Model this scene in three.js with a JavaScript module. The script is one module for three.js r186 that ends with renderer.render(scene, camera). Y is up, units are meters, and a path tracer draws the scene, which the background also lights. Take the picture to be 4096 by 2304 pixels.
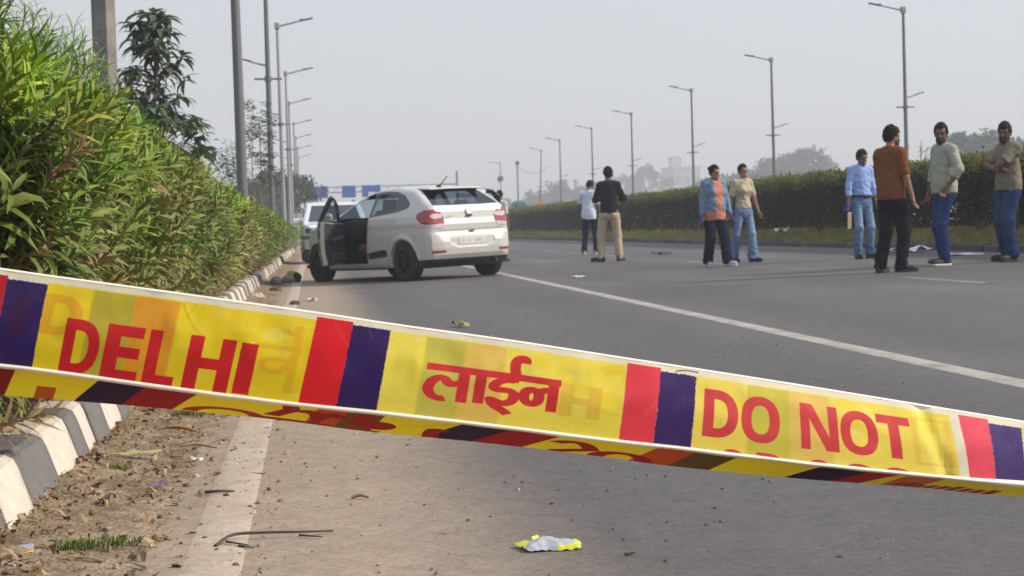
import * as THREE from 'three';
import { mergeGeometries, mergeVertices } from 'three/addons/utils/BufferGeometryUtils.js';
import { RoundedBoxGeometry } from 'three/addons/geometries/RoundedBoxGeometry.js';
import { ImprovedNoise } from 'three/addons/math/ImprovedNoise.js';

// ---------------------------------------------------------------- camera, sky, sun, haze, exposure
const scene = new THREE.Scene();
const camera = new THREE.PerspectiveCamera(19.57, 16 / 9, 0.1, 3000);
{ // a phone held low over the left lane, looking a little to the right of the road's direction, tilted by 1.7 degrees
  const m = new THREE.Matrix4().set(
    0.9924694760796207, 0.033701748939837066, -0.11776472803280033, 0,
    -0.029646997877970996, 0.9989113878671753, 0.03601520104202115, 0,
    0.118850303184581, -0.032252617066988676, 0.9923882174458055, 0, 0, 0, 0, 1);
  camera.quaternion.setFromRotationMatrix(m);
  camera.position.set(0, 0.8, 0);
}
camera.focus = 3.0; camera.userData.fStop = 20;
const SUN = new THREE.Vector3(0.80, 0.55, 0.14).normalize();
{
  const W = 256, H = 128, d = new Float32Array(W * H * 4);
  for (let j = 0; j < H; j++) for (let i = 0; i < W; i++) {
    const el = ((j + 0.5) / H - 0.5) * Math.PI, az = ((i + 0.5) / W - 0.5) * 2 * Math.PI;
    const v = new THREE.Vector3(Math.cos(az) * Math.cos(el), Math.sin(el), Math.sin(az) * Math.cos(el));
    const c = Math.max(0, v.dot(SUN)), glow = 0.22 * c * c + 0.55 * Math.pow(c, 8);
    const up = Math.max(0, v.y), k = (1 + glow) * (1 + 0.16 * (v.x * 0.98 + v.z * 0.17) * Math.sqrt(Math.max(0, 1 - v.y * v.y))), t = Math.min(1, up * 1.6);
    const o = (j * W + i) * 4;
    if (v.y < -0.02) { d[o] = 0.3; d[o + 1] = 0.29; d[o + 2] = 0.28; } else {
      d[o] = (0.556 - 0.06 * t) * k * 1.02; d[o + 1] = (0.578 - 0.02 * t) * k; d[o + 2] = (0.600 + 0.11 * t) * k * 0.98;
    }
    d[o + 3] = 1;
  }
  const t = new THREE.DataTexture(d, W, H, THREE.RGBAFormat, THREE.FloatType);
  t.mapping = THREE.EquirectangularReflectionMapping; t.magFilter = t.minFilter = THREE.LinearFilter; t.needsUpdate = true;
  scene.background = t; scene.environment = t;
}
const sun = new THREE.DirectionalLight(new THREE.Color().setRGB(1, 0.87, 0.69), 3.5);
sun.position.copy(SUN).multiplyScalar(60).add(new THREE.Vector3(3, 0, -25)); sun.target.position.set(3, 0, -25);
sun.shadow.radius = 5; sun.castShadow = true; sun.shadow.mapSize.set(4096, 4096);
Object.assign(sun.shadow.camera, { left: -60, right: 60, top: 60, bottom: -60, near: 1, far: 200 });
scene.add(sun, sun.target);
scene.fog = new THREE.FogExp2(new THREE.Color().setRGB(0.83, 0.865, 0.90), 0.0016);
const renderer = new THREE.WebGLRenderer({ antialias: true });
renderer.toneMapping = THREE.LinearToneMapping; renderer.toneMappingExposure = 1.27;
renderer.shadowMap.enabled = true;

// ---------------------------------------------------------------- helpers
let seed = 12345;
const rnd = () => { seed = (seed * 1664525 + 1013904223) >>> 0; return seed / 4294967296; };
const rr = (a, b) => a + (b - a) * rnd();
const pick = (a) => a[Math.floor(rnd() * a.length)];
const { clamp, lerp, smoothstep, degToRad: rad } = THREE.MathUtils;
const V = (x, y, z) => new THREE.Vector3(x, y, z);
const noise = new ImprovedNoise();
const fbm = (x, y, z = 0, n = 3) => { let s = 0, a = 0.5; for (let i = 0; i < n; i++) { s += a * noise.noise(x, y, z); x *= 2.03; y *= 2.03; z *= 2.03; a *= 0.5; } return s; };
const groundY = (x) => (x < 10.2 ? 0.022 * x : 0.224);
const counts = {};
const numbered = (n) => { const k = counts[n] = (counts[n] ?? -1) + 1; return k ? n + '_' + String(k).padStart(3, '0') : n; };
function tag(o, label, category, group, kind) {
  if (label) o.userData.label = label;
  if (category) o.userData.category = category;
  if (group) o.userData.group = group;
  if (kind) o.userData.kind = kind;
  return o;
}
const shadows = (o) => o.traverse((m) => { if (m.isMesh) m.castShadow = m.receiveShadow = true; });
function thing(name, label, category, [x, y, z] = [0, 0, 0], turn = 0, group) {
  const o = new THREE.Group(); o.name = numbered(name); o.position.set(x, y, z); o.rotation.y = turn;
  scene.add(o); return tag(o, label, category, group);
}
function mesh(name, g, m, parent, kind) {
  const o = new THREE.Mesh(g, m); o.name = parent === scene ? numbered(name) : name;
  o.castShadow = o.receiveShadow = true; (parent || scene).add(o);
  if (kind) o.userData.kind = kind;
  return o;
}
function inst(name, g, m, list, parent) {  // list of [Matrix4, [r,g,b]?]
  const o = new THREE.InstancedMesh(g, m, list.length); o.name = parent === scene ? numbered(name) : name;
  const c = new THREE.Color();
  list.forEach(([mat, col], i) => { o.setMatrixAt(i, mat); if (col) o.setColorAt(i, c.setRGB(...col)); });
  o.castShadow = o.receiveShadow = true; o.userData.kind = 'stuff'; parent.add(o); return o;
}
const Q = new THREE.Quaternion(), EU = new THREE.Euler();
const MX = (p, r = [0, 0, 0], s = 1, order = 'YXZ') => new THREE.Matrix4().compose(p, Q.setFromEuler(EU.set(...r, order)), typeof s === 'number' ? V(s, s, s) : s).clone();
const copyOf = (o, label) => { const c = o.clone(); c.name = numbered(o.name.replace(/_\d{3}$/, '')); c.userData = { ...o.userData }; if (label) c.userData.label = label; scene.add(c); return c; };
const mat = (rgb, rough = 0.8, o = {}) => new THREE.MeshPhysicalMaterial({ color: new THREE.Color().setRGB(...rgb), roughness: rough, side: THREE.DoubleSide, ...o });
// merge with any mix of attributes
function join(list) {
  return mergeGeometries(list.map((g) => {
    g = g.index ? g.toNonIndexed() : g.clone();
    const n = g.attributes.position.count;
    for (const k of Object.keys(g.attributes)) if (!['position', 'normal', 'uv', 'color'].includes(k)) g.deleteAttribute(k);
    if (!g.attributes.normal) g.computeVertexNormals();
    if (!g.attributes.uv) g.setAttribute('uv', new THREE.BufferAttribute(new Float32Array(n * 2), 2));
    if (!g.attributes.color) g.setAttribute('color', new THREE.BufferAttribute(new Float32Array(n * 3).fill(1), 3));
    return g;
  }));
}
const tr = (g, p = [0, 0, 0], r = [0, 0, 0], s = [1, 1, 1]) => g.applyMatrix4(MX(V(...p), r, V(...s)));
const box = (w, h, d, p, r, b = 0.01) => tr(new RoundedBoxGeometry(w, h, d, 2, Math.min(b, w / 2.1, h / 2.1, d / 2.1)), p, r);
const tint = (g, rgb) => { const n = g.attributes.position.count, a = new Float32Array(n * 3); for (let i = 0; i < n; i++) a.set(rgb, i * 3); g.setAttribute('color', new THREE.BufferAttribute(a, 3)); return g; };
function tube(pts, r0, r1 = r0, seg = 8, sides = 7) {
  const curve = pts.length > 2 ? new THREE.CatmullRomCurve3(pts) : new THREE.LineCurve3(pts[0], pts[1]);
  const g = new THREE.TubeGeometry(curve, seg, 1, sides, false), p = g.attributes.position, c = V(0, 0, 0);
  for (let i = 0; i <= seg; i++) { curve.getPointAt(i / seg, c); const r = lerp(r0, r1, i / seg);
    for (let j = 0; j <= sides; j++) { const k = i * (sides + 1) + j; p.setXYZ(k, c.x + (p.getX(k) - c.x) * r, c.y + (p.getY(k) - c.y) * r, c.z + (p.getZ(k) - c.z) * r); } }
  return g;
}
function dataTex(n, fn, srgb, rep = [1, 1], m = n) {
  const d = new Uint8Array(n * m * 4);
  for (let j = 0; j < m; j++) for (let i = 0; i < n; i++) { const c = fn(i / n, j / m, i, j); d.set([c[0] * 255, c[1] * 255, c[2] * 255, 255].map((v) => clamp(v, 0, 255)), (j * n + i) * 4); }
  const t = new THREE.DataTexture(d, n, m); t.wrapS = t.wrapT = THREE.RepeatWrapping; t.magFilter = t.minFilter = THREE.LinearFilter;
  if (srgb) t.colorSpace = THREE.SRGBColorSpace; t.repeat.set(...rep); t.needsUpdate = true; return t;
}
// tileable value noise
function tileNoise(cells) {
  const g = new Float32Array(cells * cells).map(() => rnd()), at = (i, j) => g[((j % cells + cells) % cells) * cells + ((i % cells + cells) % cells)];
  return (u, v) => { const x = u * cells, y = v * cells, i = Math.floor(x), j = Math.floor(y), a = x - i, b = y - j, s = a * a * (3 - 2 * a), t = b * b * (3 - 2 * b);
    return lerp(lerp(at(i, j), at(i + 1, j), s), lerp(at(i, j + 1), at(i + 1, j + 1), s), t); };
}
// ---- signed distances and their surfaces
const smin = (a, b, k) => { const h = clamp(0.5 + 0.5 * (b - a) / k, 0, 1); return lerp(b, a, h) - k * h * (1 - h); };
const smax = (a, b, k) => -smin(-a, -b, k);
const cap = (a, b, ra, rb) => { const ba = b.clone().sub(a), l2 = Math.max(1e-9, ba.lengthSq());
  return (x, y, z) => { const px = x - a.x, py = y - a.y, pz = z - a.z, h = clamp((px * ba.x + py * ba.y + pz * ba.z) / l2, 0, 1);
    return Math.hypot(px - ba.x * h, py - ba.y * h, pz - ba.z * h) - lerp(ra, rb, h); }; };
const ell = (c, r) => { const m = Math.min(...r); return (x, y, z) => { const a = (x - c[0]) / r[0], b = (y - c[1]) / r[1], d = (z - c[2]) / r[2], k = Math.hypot(a, b, d); if (k < 1e-4) return -m;
  const q = Math.hypot(a / r[0], b / r[1], d / r[2]); return k * (k - 1) / q; }; };
function poly2(pts) { const n = pts.length;  // signed distance to a polygon
  return (x, y) => { let d = 1e9, s = 1;
    for (let i = 0, j = n - 1; i < n; j = i++) { const ex = pts[j][0] - pts[i][0], ey = pts[j][1] - pts[i][1], wx = x - pts[i][0], wy = y - pts[i][1], t = clamp((wx * ex + wy * ey) / (ex * ex + ey * ey), 0, 1);
      const bx = wx - ex * t, by = wy - ey * t; d = Math.min(d, bx * bx + by * by);
      const a = y >= pts[i][1], b = y < pts[j][1], c = ex * wy > ey * wx; if ((a && b && c) || (!a && !b && !c)) s = -s; }
    return s * Math.sqrt(d); }; }
function sdfMesh(f, lo, hi, c, block = 6) {
  const n = [0, 1, 2].map((k) => Math.ceil((hi[k] - lo[k]) / c) + 1), [nx, ny, nz] = n, val = new Float32Array(nx * ny * nz);
  const half = block * c * 0.5, far = half * 1.75 + c;
  for (let k = 0; k < nz; k += block) for (let j = 0; j < ny; j += block) for (let i = 0; i < nx; i += block) {
    const d = f(lo[0] + i * c + half, lo[1] + j * c + half, lo[2] + k * c + half), skip = Math.abs(d) > far;
    for (let kk = k; kk < Math.min(nz, k + block); kk++) for (let jj = j; jj < Math.min(ny, j + block); jj++) for (let ii = i; ii < Math.min(nx, i + block); ii++)
      val[(kk * ny + jj) * nx + ii] = skip ? d : f(lo[0] + ii * c, lo[1] + jj * c, lo[2] + kk * c);
  }
  const id = new Int32Array(nx * ny * nz).fill(-1), pos = [], nor = [], idx = [], at = (i, j, k) => val[(k * ny + j) * nx + i], e = c * 0.4;
  const E = [[0, 1], [2, 3], [4, 5], [6, 7], [0, 2], [1, 3], [4, 6], [5, 7], [0, 4], [1, 5], [2, 6], [3, 7]];
  for (let k = 0; k < nz - 1; k++) for (let j = 0; j < ny - 1; j++) for (let i = 0; i < nx - 1; i++) {
    let m = 0; const v = []; for (let q = 0; q < 8; q++) { v[q] = at(i + (q & 1), j + ((q >> 1) & 1), k + (q >> 2)); if (v[q] < 0) m++; }
    if (!m || m === 8) continue;
    let x = 0, y = 0, z = 0, cnt = 0;
    for (const [a, b] of E) if (v[a] < 0 !== v[b] < 0) { const t = v[a] / (v[a] - v[b]); cnt++;
      x += lerp(a & 1, b & 1, t); y += lerp((a >> 1) & 1, (b >> 1) & 1, t); z += lerp(a >> 2, b >> 2, t); }
    x = lo[0] + (i + x / cnt) * c; y = lo[1] + (j + y / cnt) * c; z = lo[2] + (k + z / cnt) * c;
    let gx = f(x + e, y, z) - f(x - e, y, z), gy = f(x, y + e, z) - f(x, y - e, z), gz = f(x, y, z + e) - f(x, y, z - e); const l = Math.hypot(gx, gy, gz) || 1;
    gx /= l; gy /= l; gz /= l; id[(k * ny + j) * nx + i] = pos.length / 3; pos.push(x, y, z); nor.push(gx, gy, gz);
  }
  const quad = (a, b, c2, d, flip) => { if (a < 0 || b < 0 || c2 < 0 || d < 0) return; flip ? idx.push(a, c2, b, a, d, c2) : idx.push(a, b, c2, a, c2, d); };
  const I = (i, j, k) => id[(k * ny + j) * nx + i];
  for (let k = 1; k < nz - 1; k++) for (let j = 1; j < ny - 1; j++) for (let i = 1; i < nx - 1; i++) {
    const s = at(i, j, k) < 0;
    if (s !== at(i + 1, j, k) < 0) quad(I(i, j - 1, k - 1), I(i, j, k - 1), I(i, j, k), I(i, j - 1, k), !s);
    if (s !== at(i, j + 1, k) < 0) quad(I(i - 1, j, k - 1), I(i - 1, j, k), I(i, j, k), I(i, j, k - 1), !s);
    if (s !== at(i, j, k + 1) < 0) quad(I(i - 1, j - 1, k), I(i, j - 1, k), I(i, j, k), I(i - 1, j, k), !s);
  }
  const g = new THREE.BufferGeometry();
  g.setAttribute('position', new THREE.Float32BufferAttribute(pos, 3)); g.setAttribute('normal', new THREE.Float32BufferAttribute(nor, 3)); g.setIndex(idx); return g;
}
// cut a geometry along fn = 0: [where fn < 0, the rest]
function split(g, fn) {
  const P = g.attributes.position, N = g.attributes.normal, ix = g.index ? g.index.array : [...Array(P.count).keys()], out = [[[], []], [[], []]];
  const vtx = (i) => [P.getX(i), P.getY(i), P.getZ(i), N.getX(i), N.getY(i), N.getZ(i)], val = new Map(), F = (i) => { let v = val.get(i); if (v === undefined) val.set(i, v = fn(P.getX(i), P.getY(i), P.getZ(i), N.getX(i), N.getY(i), N.getZ(i))); return v; };
  const emit = (s, a, b, c) => { for (const v of [a, b, c]) { out[s][0].push(v[0], v[1], v[2]); out[s][1].push(v[3], v[4], v[5]); } };
  for (let t = 0; t < ix.length; t += 3) {
    const d = [F(ix[t]), F(ix[t + 1]), F(ix[t + 2])], v = [vtx(ix[t]), vtx(ix[t + 1]), vtx(ix[t + 2])], sg = d.map((x) => x < 0);
    if (sg[0] === sg[1] && sg[1] === sg[2]) { emit(sg[0] ? 0 : 1, ...v); continue; }
    const o = sg[0] === sg[1] ? 2 : sg[0] === sg[2] ? 1 : 0, a = (o + 1) % 3, b = (o + 2) % 3, mixv = (p, q) => { const k = d[p] / (d[p] - d[q]); return v[p].map((x, n) => lerp(x, v[q][n], k)); };
    const ma = mixv(o, a), mb = mixv(o, b);
    emit(sg[o] ? 0 : 1, v[o], ma, mb); emit(sg[o] ? 1 : 0, ma, v[a], v[b]); emit(sg[o] ? 1 : 0, ma, v[b], mb);
  }
  return out.map(([p, n]) => { const q = new THREE.BufferGeometry(); q.setAttribute('position', new THREE.Float32BufferAttribute(p, 3)); q.setAttribute('normal', new THREE.Float32BufferAttribute(n, 3)); return q; });
}
const push = (g, t) => { g = g.clone(); const p = g.attributes.position, n = g.attributes.normal; for (let i = 0; i < p.count; i++) p.setXYZ(i, p.getX(i) + n.getX(i) * t, p.getY(i) + n.getY(i) * t, p.getZ(i) + n.getZ(i) * t); return g; };
// the walls between a sheet and its copy pushed by t
function rim(g, t) {
  const w = mergeVertices(g, 1e-4), p = w.attributes.position, n = w.attributes.normal, ix = w.index.array, e = new Map(), out = [];
  for (let i = 0; i < ix.length; i += 3) for (let k = 0; k < 3; k++) { const a = ix[i + k], b = ix[i + (k + 1) % 3], key = Math.min(a, b) + '_' + Math.max(a, b); e.has(key) ? e.set(key, null) : e.set(key, [a, b]); }
  const at = (i, s) => [p.getX(i) + n.getX(i) * s, p.getY(i) + n.getY(i) * s, p.getZ(i) + n.getZ(i) * s];
  for (const v of e.values()) if (v) { const [a, b] = v, A = at(a, 0), B = at(b, 0), C = at(b, t), D = at(a, t); out.push(...A, ...B, ...C, ...A, ...C, ...D); }
  const q = new THREE.BufferGeometry(); q.setAttribute('position', new THREE.Float32BufferAttribute(out, 3)); q.computeVertexNormals(); return q;
}
// ---------------------------------------------------------------- ground, road, markings, kerbs
const n8 = tileNoise(8), n32 = tileNoise(32), n128 = tileNoise(128), n256 = tileNoise(256);
const grain = dataTex(1024, (u, v) => { const f = n256(u, v), m = n128(v, u), c = n32(u, v), s = rnd(); let k = 0.62 + 0.15 * (f - 0.5) + 0.14 * (m - 0.5) + 0.10 * (c - 0.5) + 0.12 * (s - 0.5); if (f > 0.93 && m > 0.5) k += 0.14; if (f < 0.06) k -= 0.12; return [k, k * 0.985, k * 0.965]; });
const grainBump = dataTex(512, (u, v) => { const k = 0.5 * n256(u, v) + 0.3 * n128(u, v) + 0.2 * rnd(); return [k, k, k]; });
function sheet(xs, zs, yf, cf, uvm = 2) {
  const pos = [], col = [], uv = [], ix = [];
  zs.forEach((z) => xs.forEach((x) => { pos.push(x, yf(x, z), z); col.push(...cf(x, z)); uv.push(x / uvm, z / uvm); }));
  for (let j = 0; j < zs.length - 1; j++) for (let i = 0; i < xs.length - 1; i++) { const a = j * xs.length + i, b = a + 1, c = a + xs.length, d = c + 1; ix.push(a, b, c, b, d, c); }
  const g = new THREE.BufferGeometry(); g.setAttribute('position', new THREE.Float32BufferAttribute(pos, 3)); g.setAttribute('color', new THREE.Float32BufferAttribute(col, 3)); g.setAttribute('uv', new THREE.Float32BufferAttribute(uv, 2)); g.setIndex(ix); g.computeVertexNormals();
  const n = g.attributes.normal; if (n.getY(0) < 0) { for (let i = 0; i < n.count; i++) n.setXYZ(i, -n.getX(i), -n.getY(i), -n.getZ(i)); const a = g.index.array; for (let i = 0; i < a.length; i += 3) { const t = a[i]; a[i] = a[i + 1]; a[i + 1] = t; } }
  return g;
}
const range = (a, b, n) => [...Array(n + 1).keys()].map((i) => lerp(a, b, i / n));
const warp = (a, b, n, p) => [...Array(n + 1).keys()].map((i) => a + (b - a) * Math.pow(i / n, p));
const mix3 = (a, b, t) => a.map((x, i) => lerp(x, b[i], t));
const struct = (name, g, m) => mesh(name, g, m, scene, 'structure');

const ASPH = [0.128, 0.121, 0.119], DUST = [0.42, 0.338, 0.245], OIL = [0.085, 0.082, 0.08];
const dustAt = (x, z) => { const edge = 0.46 + 0.10 * fbm(z * 0.35, 3.1) + 0.12 * fbm(z * 1.7, x * 1.7, 2) + (z > -5 ? 0.08 * (z + 5) : 0);
  return 1 - smoothstep(x, edge - 0.42, edge + 0.34); };
function roadColor(x, z) {
  let c = ASPH.slice();
  const lane = (x + 0.2) / 3.25, track = Math.pow(Math.abs(Math.sin((lane * 2 + 0.5) * Math.PI)), 2);
  const k = 1 + 0.10 * (track - 0.5) + 0.20 * fbm(x * 0.9, z * 0.10, 7) + 0.10 * fbm(x * 3, z * 0.5, 2);
  c = c.map((v) => v * k);
  const sk = Math.abs(z + 17.5 + 0.35 * (x - 5) + 0.6 * fbm(x * 0.3, 9)); // darker tyre sweep across the lanes
  if (x > 1.5) c = mix3(c, OIL, 0.45 * Math.exp(-sk * sk * 1.1) * smoothstep(x, 1.5, 3.5));
  const pale = smoothstep(fbm(x * 0.8 + 5, z * 0.16, 4), 0.12, 0.34); c = mix3(c, [0.215, 0.208, 0.20], 0.35 * pale);
  return mix3(c, DUST.map((v) => v * (1 + 0.14 * fbm(x * 4, z * 4, 1))), 0.93 * dustAt(x, z));
}
const roadMat = mat([1.28, 1.28, 1.28], 0.78, { map: grain, vertexColors: true, bumpMap: grainBump, bumpScale: 0.002, specularIntensity: 0.6 });
const zsRoad = [...range(6, -40, 320), ...warp(-41, -420, 60, 1.6)];
struct('road', sheet([...range(-1.0, 2.2, 44), ...range(2.35, 10.2, 44)], zsRoad, (x) => groundY(x), roadColor), roadMat);
struct('ground', sheet(warp(-900, 900, 2, 1), [60, -400, -1600], () => -0.35, () => [0.2, 0.17, 0.12]), mat([1, 1, 1], 1, { vertexColors: true }));
struct('opposite_road', sheet([13.6, 16, 20, 23.2], zsRoad.filter((_, i) => i % 6 === 0), () => 0.262, (x, z) => ASPH.map((v) => v * (1 + 0.2 * fbm(x, z * 0.1)))), roadMat);
const soilMat = mat([1.2, 1.2, 1.2], 1, { map: grain, vertexColors: true, bumpMap: grainBump, bumpScale: 0.012 });
struct('left_verge', sheet([-60, -20, -6, -3, -2, -1.5, -1.04], zsRoad.filter((_, i) => i % 3 === 0), (x, z) => 0.15 + 0.05 * fbm(x, z * 0.6) * (x > -1.2 ? 0.2 : 1), (x, z) => [0.13, 0.095, 0.06].map((v) => v * (1 + 0.4 * fbm(x * 3, z * 3)))), soilMat);
struct('median_soil', sheet([10.38, 10.6, 10.9, 11.2, 11.6, 12.2, 13, 13.5], zsRoad.filter((_, i) => i % 3 === 0), (x, z) => 0.325 + 0.17 * smoothstep(x, 10.4, 11.3) - 0.2 * smoothstep(x, 12.8, 13.5) + 0.05 * fbm(x * 1.3, z * 1.1) * smoothstep(x, 10.4, 10.8), (x, z) => mix3([0.20, 0.17, 0.10], [0.15, 0.15, 0.05], clamp(0.5 + fbm(x * 2, z * 2), 0, 1))), soilMat);
struct('far_verge', sheet([23.5, 26, 34, 60, 200], zsRoad.filter((_, i) => i % 6 === 0), (x, z) => 0.34 + 0.3 * fbm(x * 0.1, z * 0.1), () => [0.17, 0.15, 0.09]), soilMat);
// dirt washed up against the kerb
const driftH = (x, z) => { const t = clamp((-x - 0.34) / 0.5, 0, 1); return 0.045 * t * t * (0.8 + 0.9 * fbm(z * 1.1, 8)) + 0.022 * t * (0.5 + fbm(x * 9, z * 9)) + 0.010 * fbm(x * 26, z * 26, 3) * t; };
struct('roadside_dirt', sheet(range(-0.93, -0.16, 38), [...range(-3.0, -13, 330), ...range(-13.1, -70, 240)], (x, z) => groundY(x) - 0.003 + Math.max(-0.004, driftH(x, z) + 0.0035 * fbm(x * 6, z * 6) * 2 - 0.006 * smoothstep(x, -0.5, -0.16)),
  (x, z) => mix3([0.23, 0.155, 0.092], [0.44, 0.34, 0.23], clamp(0.42 + 1.5 * fbm(x * 5, z * 3, 5) + 1.1 * fbm(x * 17, z * 13, 8) + 0.5 * smoothstep(x, -0.6, -0.25), 0, 1)).map((v) => v * (1 + 0.7 * fbm(x * 30, z * 30, 6)))), soilMat);

// painted lines
const paintMat = mat([1.5, 1.5, 1.5], 0.7, { map: grain, vertexColors: true });
const wornLine = (x0, x1, z0, z1, base, bare, wear, s = 0.05) => sheet(range(x0, x1, 6), [...range(z0, Math.max(z1, z0 - 34), Math.min(700, Math.ceil(Math.min(z0 - z1, 34) / s))), ...(z1 < z0 - 34 ? range(z0 - 34.5, z1, 120) : [])], (x) => groundY(x) + (x - x0 < 0.002 || x1 - x < 0.002 ? 0.0006 : 0.004),
  (x, z) => { const e = Math.min(x - x0, x1 - x) / (x1 - x0), w = clamp(wear + 0.9 * fbm(x * 8, z * 2.5, 4) + 0.5 * fbm(x * 30, z * 22, 2), 0, 1); return mix3(base, mix3(bare, DUST, dustAt(x, z)), w); });
struct('edge_line_marking', wornLine(-0.345, -0.195, -2, -120, [0.54, 0.465, 0.36], ASPH, 0.48), paintMat);
struct('lane_line_marking', wornLine(2.94, 3.075, -2, -200, [0.42, 0.395, 0.345], ASPH, 0.16), paintMat);
for (const [z0, z1] of [[-15.2, -17.4], [-25, -28], [-34, -37], [-43, -46], [-52, -55]]) struct('lane_dash_marking', wornLine(6.3, 6.42, z0, z1, [0.26, 0.25, 0.24], ASPH, 0.5), paintMat);
struct('median_edge_line_marking', wornLine(9.72, 9.84, -18, -140, [0.28, 0.275, 0.265], ASPH, 0.52), paintMat);

// left kerb: a row of painted precast stones with a sloping face
function kerbGeo(len, prof) {
  const s = new THREE.Shape(); prof.forEach(([x, y], i) => (i ? s.lineTo(x, y) : s.moveTo(x, y))); s.closePath();
  return new THREE.ExtrudeGeometry(s, { depth: len - 0.012, bevelEnabled: true, bevelSize: 0.006, bevelThickness: 0.006, bevelSegments: 1, steps: 1 }).translate(0, 0, -len + 0.006);
}
const KP = [[0, -0.05], [-0.012, 0.05], [-0.05, 0.165], [-0.062, 0.19], [-0.085, 0.202], [-0.19, 0.205], [-0.205, 0.19], [-0.205, -0.05]];
const stain = dataTex(512, (u, v) => { let k = 0.86 + 0.16 * (n32(u, v) - 0.5) + 0.06 * (n128(u, v) - 0.5) + 0.16 * (n8(u, v) - 0.5); if (n32(v, u) * n8(u, v) < 0.05) k -= 0.12; return [k, k * 0.985, k * 0.955]; });
const kerbWhite = mat([0.68, 0.61, 0.54], 0.8, { map: stain, bumpMap: grainBump, bumpScale: 0.004 }), kerbGrey = mat([0.165, 0.163, 0.16], 0.85, { map: stain, bumpMap: grainBump, bumpScale: 0.004 });
{
  const kerb = new THREE.Group(); kerb.name = 'kerb'; scene.add(kerb); tag(kerb, null, null, null, 'structure');
  const marks = [-3.4, -4.14, -4.62, -4.98, -5.54, -6.02, -6.25, -6.5, -6.84, -7.32, -7.7]; while (marks[marks.length - 1] > -75) marks.push(marks[marks.length - 1] - 0.46 - 0.1 * rnd());
  for (let i = 0; i < marks.length - 1; i++) {
    const L = marks[i] - marks[i + 1], s = mesh('kerb_stone', tint(kerbGeo(L, KP), [1, 1, 1]), i % 2 ? (i === 1 ? kerbWhite : kerbGrey) : kerbWhite, kerb);
    s.material = i === 0 || i === 1 ? kerbGrey : i % 2 === 0 ? kerbWhite : kerbGrey;
    if (i === 2) s.material = kerbWhite;
    s.position.set(-0.835 + rr(-0.008, 0.008) + 0.0006 * -marks[i], groundY(-0.85) + rr(-0.012, 0.008), marks[i]); s.rotation.y = rr(-0.012, 0.012); s.rotation.z = rr(-0.02, 0.02);
  }
  const low = new THREE.Group(); low.name = 'median_kerb'; scene.add(low); tag(low, null, null, null, 'structure');
  const dark = [mat([0.06, 0.058, 0.058], 0.9, { map: stain }), mat([0.08, 0.077, 0.074], 0.9, { map: stain }), mat([0.105, 0.10, 0.092], 0.9, { map: stain })], g = kerbGeo(0.6, [[0, -0.1], [0.01, 0.08], [0.04, 0.105], [0.19, 0.105], [0.2, -0.1]]);
  for (let z = -18; z > -110; z -= 0.602) { const s = mesh('kerb_stone', g, pick(dark), low); s.position.set(10.2 + rr(-0.012, 0.012), 0.224 + rr(-0.012, 0.012), z); s.rotation.y = rr(-0.015, 0.015); }
  const far = struct('far_kerb', sheet([23.2, 23.22, 23.4], [-20, -400], (x) => (x < 23.21 ? 0.26 : 0.4), () => [0.14, 0.13, 0.12]), mat([1, 1, 1], 0.9, { vertexColors: true }));
}

// ---------------------------------------------------------------- foliage pieces
function leafGeo(L, W, droop, fold = 0.25, segs = 3) {
  const pos = [], ix = [], wd = [0.25, 1, 0.8, 0.0], n = segs;
  for (let i = 0; i <= n; i++) { const t = i / n, a = droop * t, y = L * t * Math.cos(a * 0.7), z = L * t * Math.sin(a * 0.7), w = W * 0.5 * (n === 3 ? wd[i] : Math.sin(Math.PI * Math.min(0.999, t * 0.94 + 0.06)) );
    pos.push(-w, y, z - fold * w, 0, y, z, w, y, z - fold * w); }
  for (let i = 0; i < n; i++) for (const k of [0, 1]) { const a = i * 3 + k; ix.push(a, a + 1, a + 3, a + 1, a + 4, a + 3); }
  const g = new THREE.BufferGeometry(); g.setAttribute('position', new THREE.Float32BufferAttribute(pos, 3)); g.setIndex(ix); g.computeVertexNormals(); return g;
}
const leafMat = mat([1, 1, 1], 0.55, { vertexColors: true, transmission: 0.28, thickness: 0, specularIntensity: 0.45 });
const dullLeaf = mat([1, 1, 1], 0.9, { vertexColors: true, transmission: 0.25, thickness: 0, specularIntensity: 0.3 });
const barkMat = mat([0.13, 0.095, 0.065], 0.95, { vertexColors: true });
function sprig(n, stem, L, W, open, droop, variety = 0.35) {   // whorls of long leaves up a shoot
  const parts = [tint(tube([V(0, 0, 0), V(0.01, stem * 0.5, 0.006), V(0, stem, 0)], 0.004, 0.002, 3, 4), [0.8, 0.75, 0.5])];
  for (let i = 0; i < n; i++) {
    const t = Math.pow((i + 0.5) / n, 0.8), k = rr(0.75, 1.15) * (t > 0.85 ? 0.7 : 1), g = leafGeo(L * k, W * k, droop * rr(0.4, 1.4), 0.3), a = i * 2.4 + rr(-0.3, 0.3);
    const tone = 1 + variety * (rnd() - 0.5) * 2;
    tint(g, [tone * (1 + 0.1 * t), tone * (1 + 0.16 * t), tone]);
    parts.push(tr(g, [0, stem * (0.12 + 0.88 * t), 0], [open * (1.25 - 0.75 * t) * rr(0.8, 1.2), a, 0].map((v) => v)));
  }
  return join(parts);
}
const oleander = [sprig(20, 0.28, 0.128, 0.021, 1.0, 0.6), sprig(24, 0.32, 0.115, 0.017, 0.85, 0.5), sprig(16, 0.22, 0.145, 0.026, 1.2, 0.9)];
const wispy = [sprig(22, 0.34, 0.17, 0.009, 0.8, 1.1), sprig(26, 0.40, 0.15, 0.007, 0.7, 1.3)];
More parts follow.
